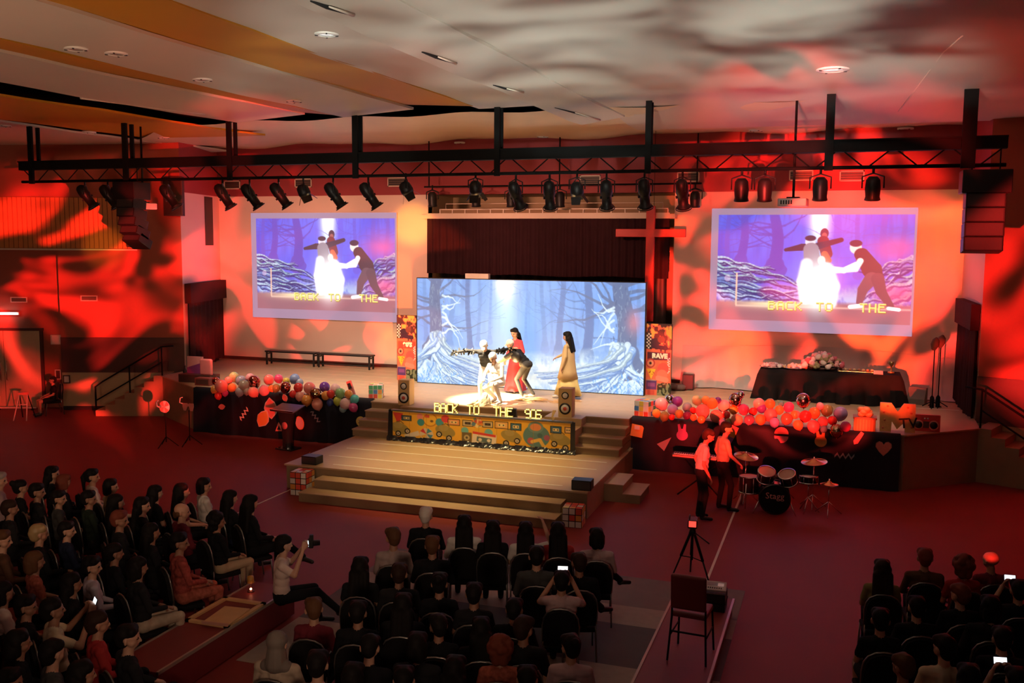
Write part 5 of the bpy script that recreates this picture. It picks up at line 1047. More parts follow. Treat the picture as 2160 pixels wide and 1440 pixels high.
for s_ in (-1, 1): MB().prism([(s_*.02+a_*.13*s_, b_) for a_, b_ in ((0, .03), (0, .1), (1.1, .1), (1.15, .02), (.9, -.09), (.35, -.09))][::s_], .012, Matrix.Translation((0, -.02, .98)) @ FRONT).build('lens', Mcor, t)
MB().tube([(-.17, -.02, 1.06), (-.26, -.02, 1.08), (-.24, -.02, 1.2), (-.17, -.02, 1.22)], .014, 6).build('bow', Mpale, t); MB().box((-.03, -.03, 1.0), (.03, -.01, 1.06)).build('bridge', Mcor, t)
# white folding A-frame and low rail by the left doors
p = onz(52, 884, 0); t = thing('folding_frame', 'white folding A-frame standing by the doors at far left', 'frame', (p.x, p.y, 0), .4)
for s_ in (-.18, .18): MB().tube([(s_, -.3, .01), (s_*.6, 0, .75)], .015, 6).build('leg', M_line, t); MB().tube([(s_, .3, .01), (s_*.6, 0, .75)], .015, 6).build('leg', M_steel, t)
MB().tube([(-.15, -.12, .45), (.15, -.12, .45)], .012, 6).build('crossbar', M_line, t); MB().box((-.13, -.04, .72), (.13, .04, .78)).build('top_bar', Mcor, t)
p = onz(10, 862, 0); t = thing('low_rail', 'low white rail on the floor along the doors', 'rail', (p.x, p.y-.2, 0), math.atan2(ul.y, ul.x)); MB().box((-1.2, -.02, .05), (1.1, .02, .09)).build('bar', M_line, t)
for x_ in (-1.1, 0, 1.0): MB().box((x_-.02, -.05, 0), (x_+.02, .05, .05)).build('foot', M_steel, t)

# ------------------------------------------------------------------ drum kit
M_dsh = mat('drum_shell', (.012, .012, .014), .2, var=.1, coat=.3); M_skin = mat('drum_head', (.62, .42, .32), .5, var=.06); M_brass = mat('cymbal_brass', (.75, .55, .25), .2, 1.0, var=.1)
DK = Vector((-1.02, 19.0, 0))
grp = 'drum kit'
def drum(name, label, loc, r_, h_, rot, legs, heads=True):
    t = thing(name, label, 'drum', loc, 0, grp); sh = MB().lathe([(r_, 0), (r_, h_)], 28).build('shell', M_dsh, t); sh.matrix_local = rot
    for z in (0, h_): o = MB().lathe([(r_-.005, z-.012), (r_+.012, z-.012), (r_+.012, z+.012), (r_-.005, z+.012)], 28).build('hoop', M_chrome, t); o.matrix_local = rot
    o = MB().lathe([(.001, h_-.004), (r_, h_-.004)], 28).build('drum_skin', M_skin, t); o.matrix_local = rot
    for k in range(6): a_ = k*1.047; o = MB().tube([(r_*1.02*math.cos(a_), r_*1.02*math.sin(a_), .01), (r_*1.02*math.cos(a_), r_*1.02*math.sin(a_), h_-.01)], .008, 5).build('tension_rod', M_chrome, t); o.matrix_local = rot
    for pts in legs: MB().tube(pts, .012, 6).build('leg', M_chrome, t)
    return t
t = thing('bass_drum', 'large black bass drum lettered Stagg facing the audience', 'drum', (DK.x, DK.y-.45, .30), .10, grp)
Rb = Matrix.Rotation(math.pi/2, 4, 'X'); MB().lathe([(.28, -.40), (.28, 0)], 32, Rb).build('shell', M_dsh, t)
for z in (-.40, 0): MB().lathe([(.275, z-.02), (.30, z-.02), (.30, z+.02), (.275, z+.02)], 32, Rb).build('hoop', M_dsh, t)
MB().lathe([(.001, .0), (.276, .0)], 32, Rb).build('front_skin', mat('bass_black', (.012, .011, .012), .8, spec=.08), t); MB().lathe([(.276, -.4), (.001, -.4)], 32, Rb).build('back_skin', M_skin, t)
tx = link('lettering', text_mesh('Stagg', .17, .003, .0), mat('stagg_red', (.72, .30, .28), .5), t); tx.matrix_local = Matrix.Translation((0, -.012, .06)) @ FRONT
for s_ in (-1, 1): MB().tube([(s_*.27, .1, -.02), (s_*.40, -.06, -.29)], .012, 6).build('spur', M_chrome, t)
Rt = lambda ax, ay: Matrix.Rotation(ax, 4, 'X') @ Matrix.Rotation(ay, 4, 'Y')
drum('tom_drum', 'tom drum with pale skin over the bass drum, left of the pair', (DK.x-.20, DK.y-.22, .62), .16, .20, Rt(.45, .12), [[(.08, .05, .0), (.14, .1, -.2), (.18, .12, -.42)]]); drum('tom_drum', 'tom drum with pale skin over the bass drum, right of the pair', (DK.x+.24, DK.y-.22, .60), .16, .20, Rt(.45, -.2), [[(-.08, .05, .0), (-.16, .1, -.2), (-.18, .12, -.42)]])
drum('floor_tom', 'floor tom on three chrome legs at the left of the drum kit', (DK.x-.52, DK.y-.05, .30), .19, .32, Matrix(), [[(.19*math.cos(a_), .19*math.sin(a_), .2), (.21*math.cos(a_), .21*math.sin(a_), -.30)] for a_ in (.3, 2.4, 4.5)]); drum('snare_drum', 'shallow snare drum on a stand at the right of the drum kit', (DK.x+.60, DK.y-.05, .58), .17, .13, Rt(-.08, .0), [[(0, 0, 0), (0, 0, -.3)]]+[[(0, 0, -.28), (.22*math.cos(a_), .22*math.sin(a_), -.575)] for a_ in (.2, 2.3, 4.4)])
def cymbal(x, y, z, r_, tilt, label, nm='cymbal'):
    t = thing(nm, label, 'cymbal', (x, y, 0), 0, grp); tri_stand(t, z, M_chrome, .28)
    c = MB().lathe([(r_, -.01), (r_*.3, .02), (r_*.2, .045), (.001, .06)], 32).build('plate', M_brass, t); c.location = (0, 0, z); c.rotation_euler = tilt
    MB().lathe([(.001, .09), (.014, .09), (.014, .05), (.02, .05)], 8, Matrix.Translation((0, 0, z))).build('wing_nut', M_chrome, t)
    return t
cymbal(DK.x-.62, DK.y+.25, .95, .24, (.15, .12, 0), 'thin tilted crash cymbal at the left of the drum kit'); cymbal(DK.x+.68, DK.y+.32, .93, .25, (.1, -.08, 0), 'bright ride cymbal at the right of the drum kit')
hh = cymbal(DK.x+.98, DK.y-.12, .62, .17, (0, 0, 0), 'low pair of hi-hat cymbals at the far right of the drum kit', 'hi_hat'); c = MB().lathe([(.17, .0), (.05, -.02), (.001, -.03)], 28).build('lower_plate', M_brass, hh); c.location = (0, 0, .59)
t = thing('drum_stool', 'round black drum stool behind the bass drum', 'stool', (DK.x+.08, DK.y+.72, 0), 0, grp); MB().lathe([(.001, .50), (.15, .50), (.17, .48), (.17, .44), (.14, .42), (.001, .42)], 24).build('seat', M_can, t); tri_stand(t, .43, M_chrome, .26)
# electric piano and its stand
p = onz(1460, 1000, 0); t = thing('stage_piano', 'slim electric piano with pale keys behind the two standing men', 'piano', (-2.55, 19.5, 0), -.06)
bevel(MB().box((-.60, -.15, .76), (.60, .15, .84)).build('case', M_can, t), .01); MB().box((-.56, -.14, .84), (.56, .0, .85)).build('keybed', M_ringw, t)
for k in range(24): MB().box((-.545+k*.0455, -.09, .85), (-.52+k*.0455, .0, .86)).build('black_key', M_black, t)
for s_ in (-1, 1): MB().tube([(s_*.45, -.2, .01), (-s_*.45, .2, .74)], .016, 6).build('stand_leg', M_steel, t)
MB().box((-.58, -.155, .79), (.58, -.15, .83)).build('front_strip', mat('piano_trim', (.55, .35, .28), .4), t)
# tripod with a video camera
t = thing('camera_tripod', 'tall black camera tripod in the right aisle', 'tripod', (-2.0, 14.45, 0)); hz = ony(1450, 1118, 14.45).z
for fx, fy in ((-.30, .12), (-.06, .30), (.30, -.16)):
    f_ = Vector((fx, fy, .01)); a_ = Vector((fx*.12, fy*.12, hz-.05)); m_ = a_.lerp(f_, .55); lg_ = MB().tube([a_, m_], .022, 7).build('leg', M_steel, t); MB().tube([a_.lerp(f_, .5), f_], .014, 6).build('leg_extension', M_can, lg_); MB().tube([m_, Vector((0, 0, hz*.45))], .008, 5).build('spreader', M_steel, t)
MB().tube([(0, 0, hz*.4), (0, 0, hz)], .018, 7).build('centre_column', M_steel, t); MB().lathe([(.001, hz+.06), (.045, hz+.05), (.05, hz), (.06, hz-.04), (.001, hz-.04)], 14).build('fluid_head', M_can, t); MB().tube([(0, 0, hz), (.28, -.18, hz-.12)], .010, 6).build('pan_handle', M_can, t)
vc = thing('video_camera', 'small video camera on the aisle tripod, its red lighting painted as a glow', 'camera', (-2.0, 14.45, hz+.065), .1)
bevel(MB().box((-.07, -.12, 0), (.07, .12, .13)).build('body', M_can, vc), .012); MB().lathe([(.001, .10), (.045, .10), (.05, 0)], 14, Matrix.Translation((0, .12, .07)) @ Matrix.Rotation(-math.pi/2, 4, 'X')).build('lens', M_lens, vc); MB().box((-.055, -.127, .03), (.055, -.12, .12)).build('viewfinder', mat('red_light_glow', (.9, .06, .04), .4, emit=1.6), vc); MB().tube([(-.05, -.08, .13), (-.05, -.06, .17), (-.05, .06, .17), (-.05, .08, .13)], .012, 6).build('handle', M_can, vc)  # viewfinder emission imitates red light falling on the camera
# red chair on the aisle platform
a_ = onz(1412, 1390, .25); b_ = onz(1495, 1397, .25); wv = (b_.x-a_.x)/2; t = thing('red_chair', 'red padded chair with dark metal legs on the aisle platform', 'chair', ((a_.x+b_.x)/2, a_.y+.2, .25), -.07); t.scale = (1, 1, 1.2)
M_rch = mat('red_vinyl', (.16, .018, .02), .45, var=.08)
bevel(MB().box((-.21, -.2, .44), (.21, .22, .50)).build('seat', M_rch, t), .02); bb = bevel(MB().box((-.21, -.03, 0), (.21, .03, .36)).build('backrest', M_rch, t), .025, 3); bb.location = (0, -.22, .54); bb.rotation_euler = (.10, 0, 0)
for sx in (-1, 1):
    MB().tube([(sx*.20, -.20, .55), (sx*.20, -.20, .45), (sx*.23, -.26, .005)], .013, 6).build('leg', M_steel, t); MB().tube([(sx*.20, .2, .44), (sx*.22, .26, .005)], .013, 6).build('leg', M_steel, t); MB().tube([(sx*.21, -.22, .26), (sx*.21, .22, .26)], .010, 6).build('stretcher', M_steel, t)
MB().tube([(-.21, -.22, .30), (.21, -.22, .30)], .010, 6).build('stretcher', M_steel, t)
# mixer on a case at the far end of the platform
p = onz(1518, 1262, .62); t = thing('black_flight_case', 'black case standing at the far end of the aisle platform', 'case', (-1.44, 12.75, .25)); t.scale = (.8, .8, .62); bevel(MB().box((-.19, -.2, 0), (.19, .2, .40)).build('case', M_can, t), .01); MB().box((-.2, -.205, .18), (.2, .205, .20)).build('seam', M_steel, t)
t = thing('mixer_console', 'small pale mixer console tilted on the black case', 'mixer', (-1.44, 12.75, .50), .05); t.scale = (.72, .72, .72); b = bevel(MB().box((-.21, -.15, 0), (.21, .15, .05)).build('body', mat('mixer_grey', (.55, .48, .48), .4), t), .01); b.rotation_euler = (.25, 0, 0); b.location = (0, 0, .04)
for k in range(8): MB().box((-.17+k*.04, -.10, .05), (-.15+k*.04, -.07, .06)).build('fader', M_black, b)
MB().box((-.15, .0, .05), (.15, .10, .054)).build('panel', mat('mixer_panel', (.35, .28, .34), .4), b); MB().box((.05, -.02, .051), (.16, .08, .056)).build('display', mat('mixer_display', (.75, .5, .45), .4, emit=.15), b)
# wooden frame and board on the left platform
M_pine = mat('pine', (.62, .36, .16), .55, var=.15); t = thing('pine_lattice', 'light wooden frame lying on the left aisle platform', 'frame', (-7.32, 10.0, .402), .0)
for lo, hi in (((-.32, -.42, 0), (-.26, .42, .03)), ((.26, -.42, 0), (.32, .42, .03)), ((-.32, -.42, 0), (.32, -.36, .03)), ((-.32, .36, 0), (.32, .42, .03))): MB().box(lo, hi).build('rail', M_pine, t)
t = thing('wooden_board', 'orange wooden board lying across the wooden frame', 'board', (-7.20, 9.85, .433), .1); bevel(MB().box((-.18, -.28, 0), (.18, .26, .02)).build('board', M_pine, t), .004); MB().box((-.18, -.30, 0), (.18, -.28, .035)).build('batten', mat('pink_batten', (.55, .28, .2), .5), t)
t = thing('table_lamp', 'tiny glowing red lamp beside the wooden frame', 'lamp', (-7.46, 10.75, .40)); MB().lathe([(.001, 0), (.05, 0), (.045, .02), (.012, .03), (.012, .12)], 14).build('base', M_dark, t); MB().lathe([(.012, .12), (.05, .13), (.04, .22), (.001, .23)], 14).build('shade', mat('amber_shade', (.5, .25, .05), .4), t); MB().ball((.03, -.045, .06), .016, 8, 6).build('glow', mat('red_glow', (1, .25, .12), .4, emit=12), t)
# ------------------------------------------------------------------ people: one continuous surface each, grown round a posed skeleton
V = lambda *a: np.array(a, float)
def rotm(rx=0, ry=0, rz=0): return np.array(Euler((rx, ry, rz), 'XYZ').to_matrix())
SKIN, TOP, BOT, SHOE, EYE, LIP = range(6)
def grow(caps, voxel=.0105, name='person', smooth=3):
    """caps: (p0, r0, p1, r1, tag); returns a mesh whose faces carry the tag as material index"""
    mb = MB(); n = 10
    for p0, r0, p1, r1, tg in caps:
        p0, p1 = Vector(p0), Vector(p1); d = p1-p0; L = d.length
        if L < 1e-5: d = Vector((0, 0, 1)); L = 1e-5; p1 = p0+d*L
        q = d.to_track_quat('Z', 'Y').to_matrix().to_4x4(); prof = []
        for i in range(5): a = -math.pi/2+math.pi/2*i/4.6; prof.append((max(1e-4, r0*math.cos(a)), r0*math.sin(a)))
        for i in range(5): a = .2+(math.pi/2-.2)*i/4; prof.append((max(1e-4, r1*math.cos(a)), L+r1*math.sin(a)))
        o = len(mb.v); mb.lathe(prof, n, Matrix.Translation(p0) @ q)
        mb.f.append(tuple(o+k for k in reversed(range(n)))); mb.sm.append(True); e = o+n*(len(prof)-1); mb.f.append(tuple(e+k for k in range(n))); mb.sm.append(True)
    o = mb.build('tmp'); m = o.modifiers.new('r', 'REMESH'); m.mode = 'VOXEL'; m.voxel_size = voxel; m.use_smooth_shade = True
    s = o.modifiers.new('s', 'SMOOTH'); s.factor = .5; s.iterations = smooth
    dg = bpy.context.evaluated_depsgraph_get(); me = bpy.data.meshes.new_from_object(o.evaluated_get(dg)); me.name = name
    old = o.data; bpy.data.objects.remove(o); bpy.data.meshes.remove(old)
    nf = len(me.polygons); c = np.zeros(nf*3); me.polygons.foreach_get('center', c); c = c.reshape(-1, 3); best = np.full(nf, 9.); tagv = np.zeros(nf, np.int32)
    for p0, r0, p1, r1, tg in caps:
        p0, p1 = np.array(p0, float), np.array(p1, float); d = p1-p0; L = d@d+1e-9; t = np.clip((c-p0)@d/L, 0, 1); dist = np.linalg.norm(c-p0-t[:, None]*d, axis=1)-(r0+(r1-r0)*t)
        b = dist < best; best[b] = dist[b]; tagv[b] = tg
    me.polygons.foreach_set('use_smooth', np.ones(nf, bool)); MI[me.name] = tagv; return me
MI = {}
def finish(me, nmat):
    while len(me.materials) < nmat: me.materials.append(mat('skin_a', (.42, .22, .14), .55))
    me.polygons.foreach_set('material_index', MI[me.name]); me.update()
def hand(caps, E, Wp, tg, curl=.6, inner=None):
    E, Wp = np.array(E), np.array(Wp); d = (Wp-E)/np.linalg.norm(Wp-E); inner = np.array(inner if inner is not None else (0, 0, -1.)); n = inner-d*(inner@d); n = n/(np.linalg.norm(n)+1e-9); s = np.cross(d, n)
    for i, ln in enumerate((.92, 1.0, .95, .78)):
        o = (i-1.5); k = Wp+d*.085*(1 if i in (1, 2) else .95)+s*o*.021; caps.append((Wp+d*.015+s*o*.012, .017, k, .0125, tg))
        m = k+(d*math.cos(curl)+n*math.sin(curl))*.038*ln; e = m+(d*math.cos(curl*2.1)+n*math.sin(curl*2.1))*.034*ln; caps.append((k, .0105, m, .0098, tg)); caps.append((m, .0098, e, .0085, tg))
    th = Wp+d*.03-s*.03; tm = th+d*.03-s*.022+n*.015; caps.append((Wp+d*.012-s*.012, .017, th, .0135, tg)); caps.append((th, .0125, tm, .011, tg)); caps.append((tm, .011, tm+d*.026+n*.012, .0088, tg))
def figure(P, lean=0., sideb=0., twist=0., yaw=0., nod=0., tilt=0., elbows=None, wrists=None, knees=None, ankles=None, toes=None, sleeve='long', legs='trousers', sw=1.0, girth=1.0, curl=.6, inner=None, hips=.09, face=True, extra=()):
    """pelvis at P, torso turned by lean/side/twist; limbs given by joint positions; returns caps and the head frame"""
    P = np.array(P, float); Rt_ = rotm(0, 0, twist) @ rotm(-lean, sideb, 0); T_ = lambda x, y, z: P+Rt_@V(x, y, z); c = []
    g = girth
    c += [(T_(-.075, 0, 0), .112*g, T_(.075, 0, 0), .112*g, BOT), (T_(-.06, 0, .11), .112*g, T_(.06, 0, .11), .112*g, TOP), (T_(-.065, 0, .22), .106*g, T_(.065, 0, .22), .106*g, TOP), (T_(-.085, .0, .34), .106*g, T_(.085, .0, .34), .106*g, TOP), (T_(-.105*sw, -.01, .44), .08, T_(.105*sw, -.01, .44), .08, TOP), (T_(0, 0, .08), .115*g, T_(0, -.01, .42), .105*g, TOP), (T_(-.03, -.012, .48), .06, T_(.03, -.012, .48), .06, TOP)]
    c += [(T_(0, -.008, .47), .058, T_(0, .018, .59), .054, SKIN)]
    Hp = T_(0, .012, .572); Rh = Rt_ @ rotm(0, 0, yaw) @ rotm(-nod, tilt, 0); H_ = lambda x, y, z: Hp+Rh@V(x, y, z)
    c += [(H_(0, -.018, .15), .092, H_(0, .012, .142), .090, SKIN), (H_(0, .028, .105), .066, H_(0, .045, .052), .044, SKIN), (H_(-.03, .035, .085), .05, H_(.03, .035, .085), .05, SKIN), (H_(0, .10, .118), .011, H_(0, .113, .085), .016, SKIN)]
    for s in (-1, 1):
        c += [(H_(s*.088, -.01, .118), .019, H_(s*.087, -.012, .085), .014, SKIN)]
        if face: c += [(H_(s*.034, .094, .122), .0125, H_(s*.036, .094, .122), .0125, EYE)]
    if face: c += [(H_(-.018, .088, .05), .0105, H_(.018, .088, .05), .0105, LIP)]
    for i, s in enumerate((-1, 1)):
        Sh = T_(s*.185*sw, -.01, .45); c.append((T_(s*.10*sw, -.01, .45), .068, Sh, .060, TOP))
        E = np.array(elbows[i], float); Wp = np.array(wrists[i], float)
        c.append((Sh, .056, E, .045, TOP)) if sleeve != 'none' else c.append((Sh, .05, E, .04, SKIN))
        if sleeve == 'short': m = Sh+(E-Sh)*.62; c[-1] = (Sh, .058, m, .054, TOP); c.append((m, .044, E, .040, SKIN))
        c.append((E, .043 if sleeve == 'long' else .039, E+(Wp-E)*.96, .033 if sleeve == 'long' else .027, TOP if sleeve == 'long' else SKIN)); hand(c, E, Wp, SKIN, curl, inner[i] if inner is not None else None)
    for i, s in enumerate((-1, 1)):
        Hip = P+rotm(0, 0, twist)@V(s*hips, .0, -.01); K = np.array(knees[i], float); A = np.array(ankles[i], float); To = np.array(toes[i], float)
        sk = BOT if legs in ('trousers',) else SKIN
        c.append((Hip, .092*g, K, .064, BOT if legs != 'bare' else SKIN)); 
        if legs == 'shorts' or legs == 'bare': m = Hip+(K-Hip)*.7; c[-1] = (Hip, .094*g, m, .078, BOT); c.append((m, .066, K, .056, SKIN))
        c.append((K, .062 if sk == BOT else .054, A, .046 if sk == BOT else .036, sk)); c.append((A+V(0, 0, -.03), .042, To, .034, SHOE)); c.append((A, .04, A+V(0, 0, -.035), .044, SHOE))
    return c+list(extra), (Hp, Rh)
def person(name, label, me, hf, hair, hmat, mats, loc, rz, group=None, sc=1.0):
    o = link(name, me, None); o.location = loc; o.rotation_euler = (0, 0, rz); o.scale = (sc,)*3
    for i, m in enumerate(mats):
        if i < len(o.material_slots): o.material_slots[i].link = 'OBJECT'; o.material_slots[i].material = m
    tag(o, label, 'person', group)
    if hair:
        h = link('hair', HAIR[hair], None, o); Hp, Rh = hf; M_ = Matrix([list(r) for r in Rh]).to_4x4(); M_.translation = Vector(Hp); h.matrix_local = M_
        h.material_slots[0].link = 'OBJECT'; h.material_slots[0].material = hmat
    return o
# hair pieces in the head frame
HC = {}
cap_ = [((0, -.028, .165), .100, (0, .0, .168), .095, 0), ((0, -.055, .125), .086, (0, -.05, .09), .075, 0), ((-.045, .035, .195), .055, (.045, .035, .195), .055, 0)]
HC['short'] = cap_
HC['bob'] = cap_+[((s*.062, -.03, .13), .052, (s*.07, -.02, .035), .042, 0) for s in (-1, 1)]+[((-.03, -.07, .1), .066, (-.035, -.07, .02), .055, 0), ((.03, -.07, .1), .066, (.035, -.07, .02), .055, 0)]
HC['long'] = HC['bob']+[((x, -.075, .06), .058, (x*1.25, -.115, -.26), .046, 0) for x in (-.07, -.025, .025, .07)]
HC['bun'] = cap_+[((0, -.12, .2), .055, (0, -.125, .205), .05, 0)]
HC['tail'] = cap_+[((0, -.11, .17), .04, (0, -.15, .10), .045, 0), ((0, -.15, .1), .045, (0, -.14, -.12), .022, 0)]
rr_ = random.Random(5); HC['curly'] = HC['bob']+[((.105*math.cos(a)*math.sin(b), -.03+.10*math.sin(a)*math.sin(b), .15+.10*math.cos(b)), .040, (.105*math.cos(a)*math.sin(b), -.03+.10*math.sin(a)*math.sin(b), .152+.10*math.cos(b)), .040, 0) for a, b in [(rr_.uniform(2.6, 6.8), rr_.uniform(.1, 2.0)) for _ in range(40)]]
HC['fringe'] = [((-.07, -.05, .10), .04, (.0, -.09, .09), .04, 0), ((.07, -.05, .10), .04, (.0, -.09, .09), .04, 0), ((0, -.085, .12), .03, (0, -.085, .06), .04, 0)]
HC['cap'] = [((0, -.02, .18), .100, (0, .0, .18), .098, 0), ((-.03, .09, .185), .02, (-.03, .15, .175), .014, 0), ((.03, .09, .185), .02, (.03, .15, .175), .014, 0), ((0, .09, .187), .02, (0, .16, .176), .014, 0)]
HC['scarf'] = [((0, -.02, .155), .108, (0, .0, .15), .102, 0), ((0, -.03, .06), .095, (0, -.03, -.06), .12, 0), ((-.1, -.03, -.1), .07, (.1, -.03, -.1), .07, 0)]
HC['flat'] = cap_[:2]
HAIR = {}
for k, c in HC.items():
    me = grow(c, .012, 'hair_'+k, 2); HAIR[k] = me; me.materials.append(mat('hair_black', (.010, .008, .008), .6, spec=.08)); MI[me.name][:] = 0
HM = dict(k=mat('hair_black', (.010, .008, .008), .6, spec=.08), d=mat('hair_dark_brown', (.028, .014, .010), .6, spec=.08), b=mat('hair_brown', (.10, .045, .022), .6, spec=.08), g=mat('hair_grey', (.32, .27, .24), .55), w=mat('hair_white', (.62, .56, .50), .55), y=mat('hair_fair', (.30, .20, .09), .5), r=mat('hair_auburn', (.16, .04, .025), .6, spec=.08), wc=mat('white_cap', (.75, .72, .66), .6), gs=mat('grey_hood', (.16, .13, .11), .75))
SK = [mat('skin_a', (.42, .22, .14), .55), mat('skin_b', (.50, .28, .19), .55), mat('skin_c', (.32, .16, .10), .55)]
M_eye = mat('eye_dark', (.03, .02, .02), .3); M_lip = mat('lip', (.34, .10, .09), .5); M_shoe = mat('shoe_black', (.012, .011, .011), .4); M_shoew = mat('shoe_pale', (.55, .50, .45), .5)
CL_ = dict(black=(.012, .012, .014), charcoal=(.018, .018, .020), grey=(.06, .06, .06), white=(.62, .58, .54), cream=(.55, .46, .32), beige=(.46, .34, .22), pink=(.50, .35, .36), tan=(.34, .26, .25), red=(.34, .03, .03), maroon=(.14, .02, .03), lavender=(.46, .40, .48), olive=(.24, .20, .08), navy=(.015, .02, .045), peach=(.60, .47, .42), purple=(.14, .04, .12), brown=(.10, .05, .03), plaid=(.30, .06, .05), green=(.02, .03, .02), floral=(.36, .10, .07), striped=(.42, .33, .25))
def cloth(c, pat=None):
    m = mat('cloth_'+c, CL_[c], .9, spec=.08, var=.15 if c not in ('floral', 'plaid', 'striped') else .75, vscale=5 if c not in ('floral', 'plaid') else 22); return m
# seated poses, facing +Y, seat at 0.42 m
def seated(kind, yaw=0., nod=.08, lean=-.05, sw=1., sleeve='long', legs='trousers', girth=1.0):
    P = (0, -.02, .50); kn = [(-.11, .42, .50), (.11, .42, .50)]; an = [(-.11, .40, .09), (.11, .40, .09)]; to = [(-.12, .57, .037), (.12, .57, .037)]
    el = [(-.25*sw, .0, .72), (.25*sw, .0, .72)]; wr = [(-.11, .24, .63), (.10, .25, .65)]; inn = [(0, 0, -1), (0, 0, -1)]; curl = .5
    if kind == 'cross': el = [(-.27, .06, .74), (.27, .06, .74)]; wr = [(.06, .21, .76), (-.06, .24, .80)]; inn = [(0, -1, -.3)]*2
    if kind == 'phone': el = [(-.27, .14, .86), (.26, .16, .84)]; wr = [(-.09, .30, 1.12), (.10, .30, 1.12)]; inn = [(1, 0, .2), (-1, 0, .2)]; curl = .9
    if kind == 'raise': el = [(-.25, .0, .72), (.36, .05, .98)]; wr = [(-.11, .24, .63), (.26, .08, 1.25)]; inn = [(0, 0, -1), (-1, .2, 0)]
    if kind == 'leglong': kn[1] = (.20, .43, .54); an[1] = (.36, .62, .36); to[1] = (.50, .70, .30)
    if kind == 'forward': el = [(-.22, .22, .66), (.22, .22, .66)]; wr = [(-.06, .40, .60), (.06, .40, .60)]
    return figure(P, lean, 0, 0, yaw, nod, 0, el, wr, kn, an, to, sleeve, legs, sw, girth, curl, inn)
SEAT = {}
for k, a in dict(a=dict(kind='lap'), b=dict(kind='lap', yaw=-.5), c=dict(kind='lap', yaw=.45, sw=.92), f=dict(kind='lap', sw=.88, girth=.9, sleeve='short'), g=dict(kind='cross', yaw=-.25), p=dict(kind='phone', sleeve='short', nod=-.02), r=dict(kind='raise', sleeve='short', sw=.92), l=dict(kind='leglong', yaw=.2), w=dict(kind='forward', lean=.28, nod=.1), s=dict(kind='lap', yaw=-.15, sleeve='short', legs='bare', sw=.88, girth=.9)).items():
    kk = a.pop('kind'); caps, hf = seated(kk, **a); me = grow(caps, .0105, 'seated_person_'+k); finish(me, 6); SEAT[k] = (me, hf)
# audience chair
M_pad = mat('black_upholstery', (.010, .009, .010), .8, var=.2, spec=.1); M_frm = mat('silver_tube', (.30, .29, .28), .3, .8); M_rpad = mat('red_upholstery', (.22, .02, .02), .6)
def chair_proto():
    t = bpy.data.objects.new('padded_chair', None); COL.objects.link(t); t.empty_display_size = .1
    bevel(MB().box((-.21, -.21, .36), (.21, .22, .42)).build('seat', M_pad, t), .02)
    arch = [(-.20, 0), (.20, 0), (.205, .22), (.19, .32), (.15, .39), (.08, .43), (0, .44), (-.08, .43), (-.15, .39), (-.19, .32), (-.205, .22)]
    b = MB().prism(arch, .05, FRONT).build('backrest', M_pad, t); b.location = (0, -.19, .47); b.rotation_euler = (.12, 0, 0)
    MB().tube([(x*1.06, .0, z*1.02) for x, z in arch[1:]+arch[:1]], .011, 6).build('back_frame', M_frm, b)
    for sx in (-1, 1):
        MB().tube([(sx*.20, -.20, .50), (sx*.20, -.20, .37), (sx*.21, -.27, .005)], .012, 6).build('leg', M_frm, t); MB().tube([(sx*.20, .19, .37), (sx*.21, .23, .005)], .012, 6).build('leg', M_frm, t)
    return t
CH0 = chair_proto(); ch_used = False
def chair(loc, rz, label, grp):
    global ch_used
    t = CH0 if not ch_used else copy_tree(CH0); ch_used = True; t.location = loc; t.rotation_euler = (0, 0, rz); tag(t, label, 'chair', grp); return t
def phone(loc, rz, label, tilt=.2, col=(.8, .9, 1.0), em=3.0):
    t = thing('mobile_phone', label, 'phone', loc, rz); b = bevel(MB().box((-.07, -.005, -.036), (.07, .005, .036)).build('case', M_black, t), .004); b.rotation_euler = (-tilt, 0, 0); MB().box((-.06, -.007, -.031), (.06, -.005, .031)).build('screen', mat('phone_screen_%d' % int(em*10), col, .3, emit=em), b)
HW = dict(short='short-haired', bob='bob-haired', long='long-haired', bun='person with a hair bun', tail='ponytailed', curly='curly-haired', fringe='balding', cap='capped', scarf='hooded', flat='short-haired', none='bald')
HCN = dict(k='black', d='dark', b='brown', g='grey', w='white', y='fair', r='auburn', wc='white', gs='grey')
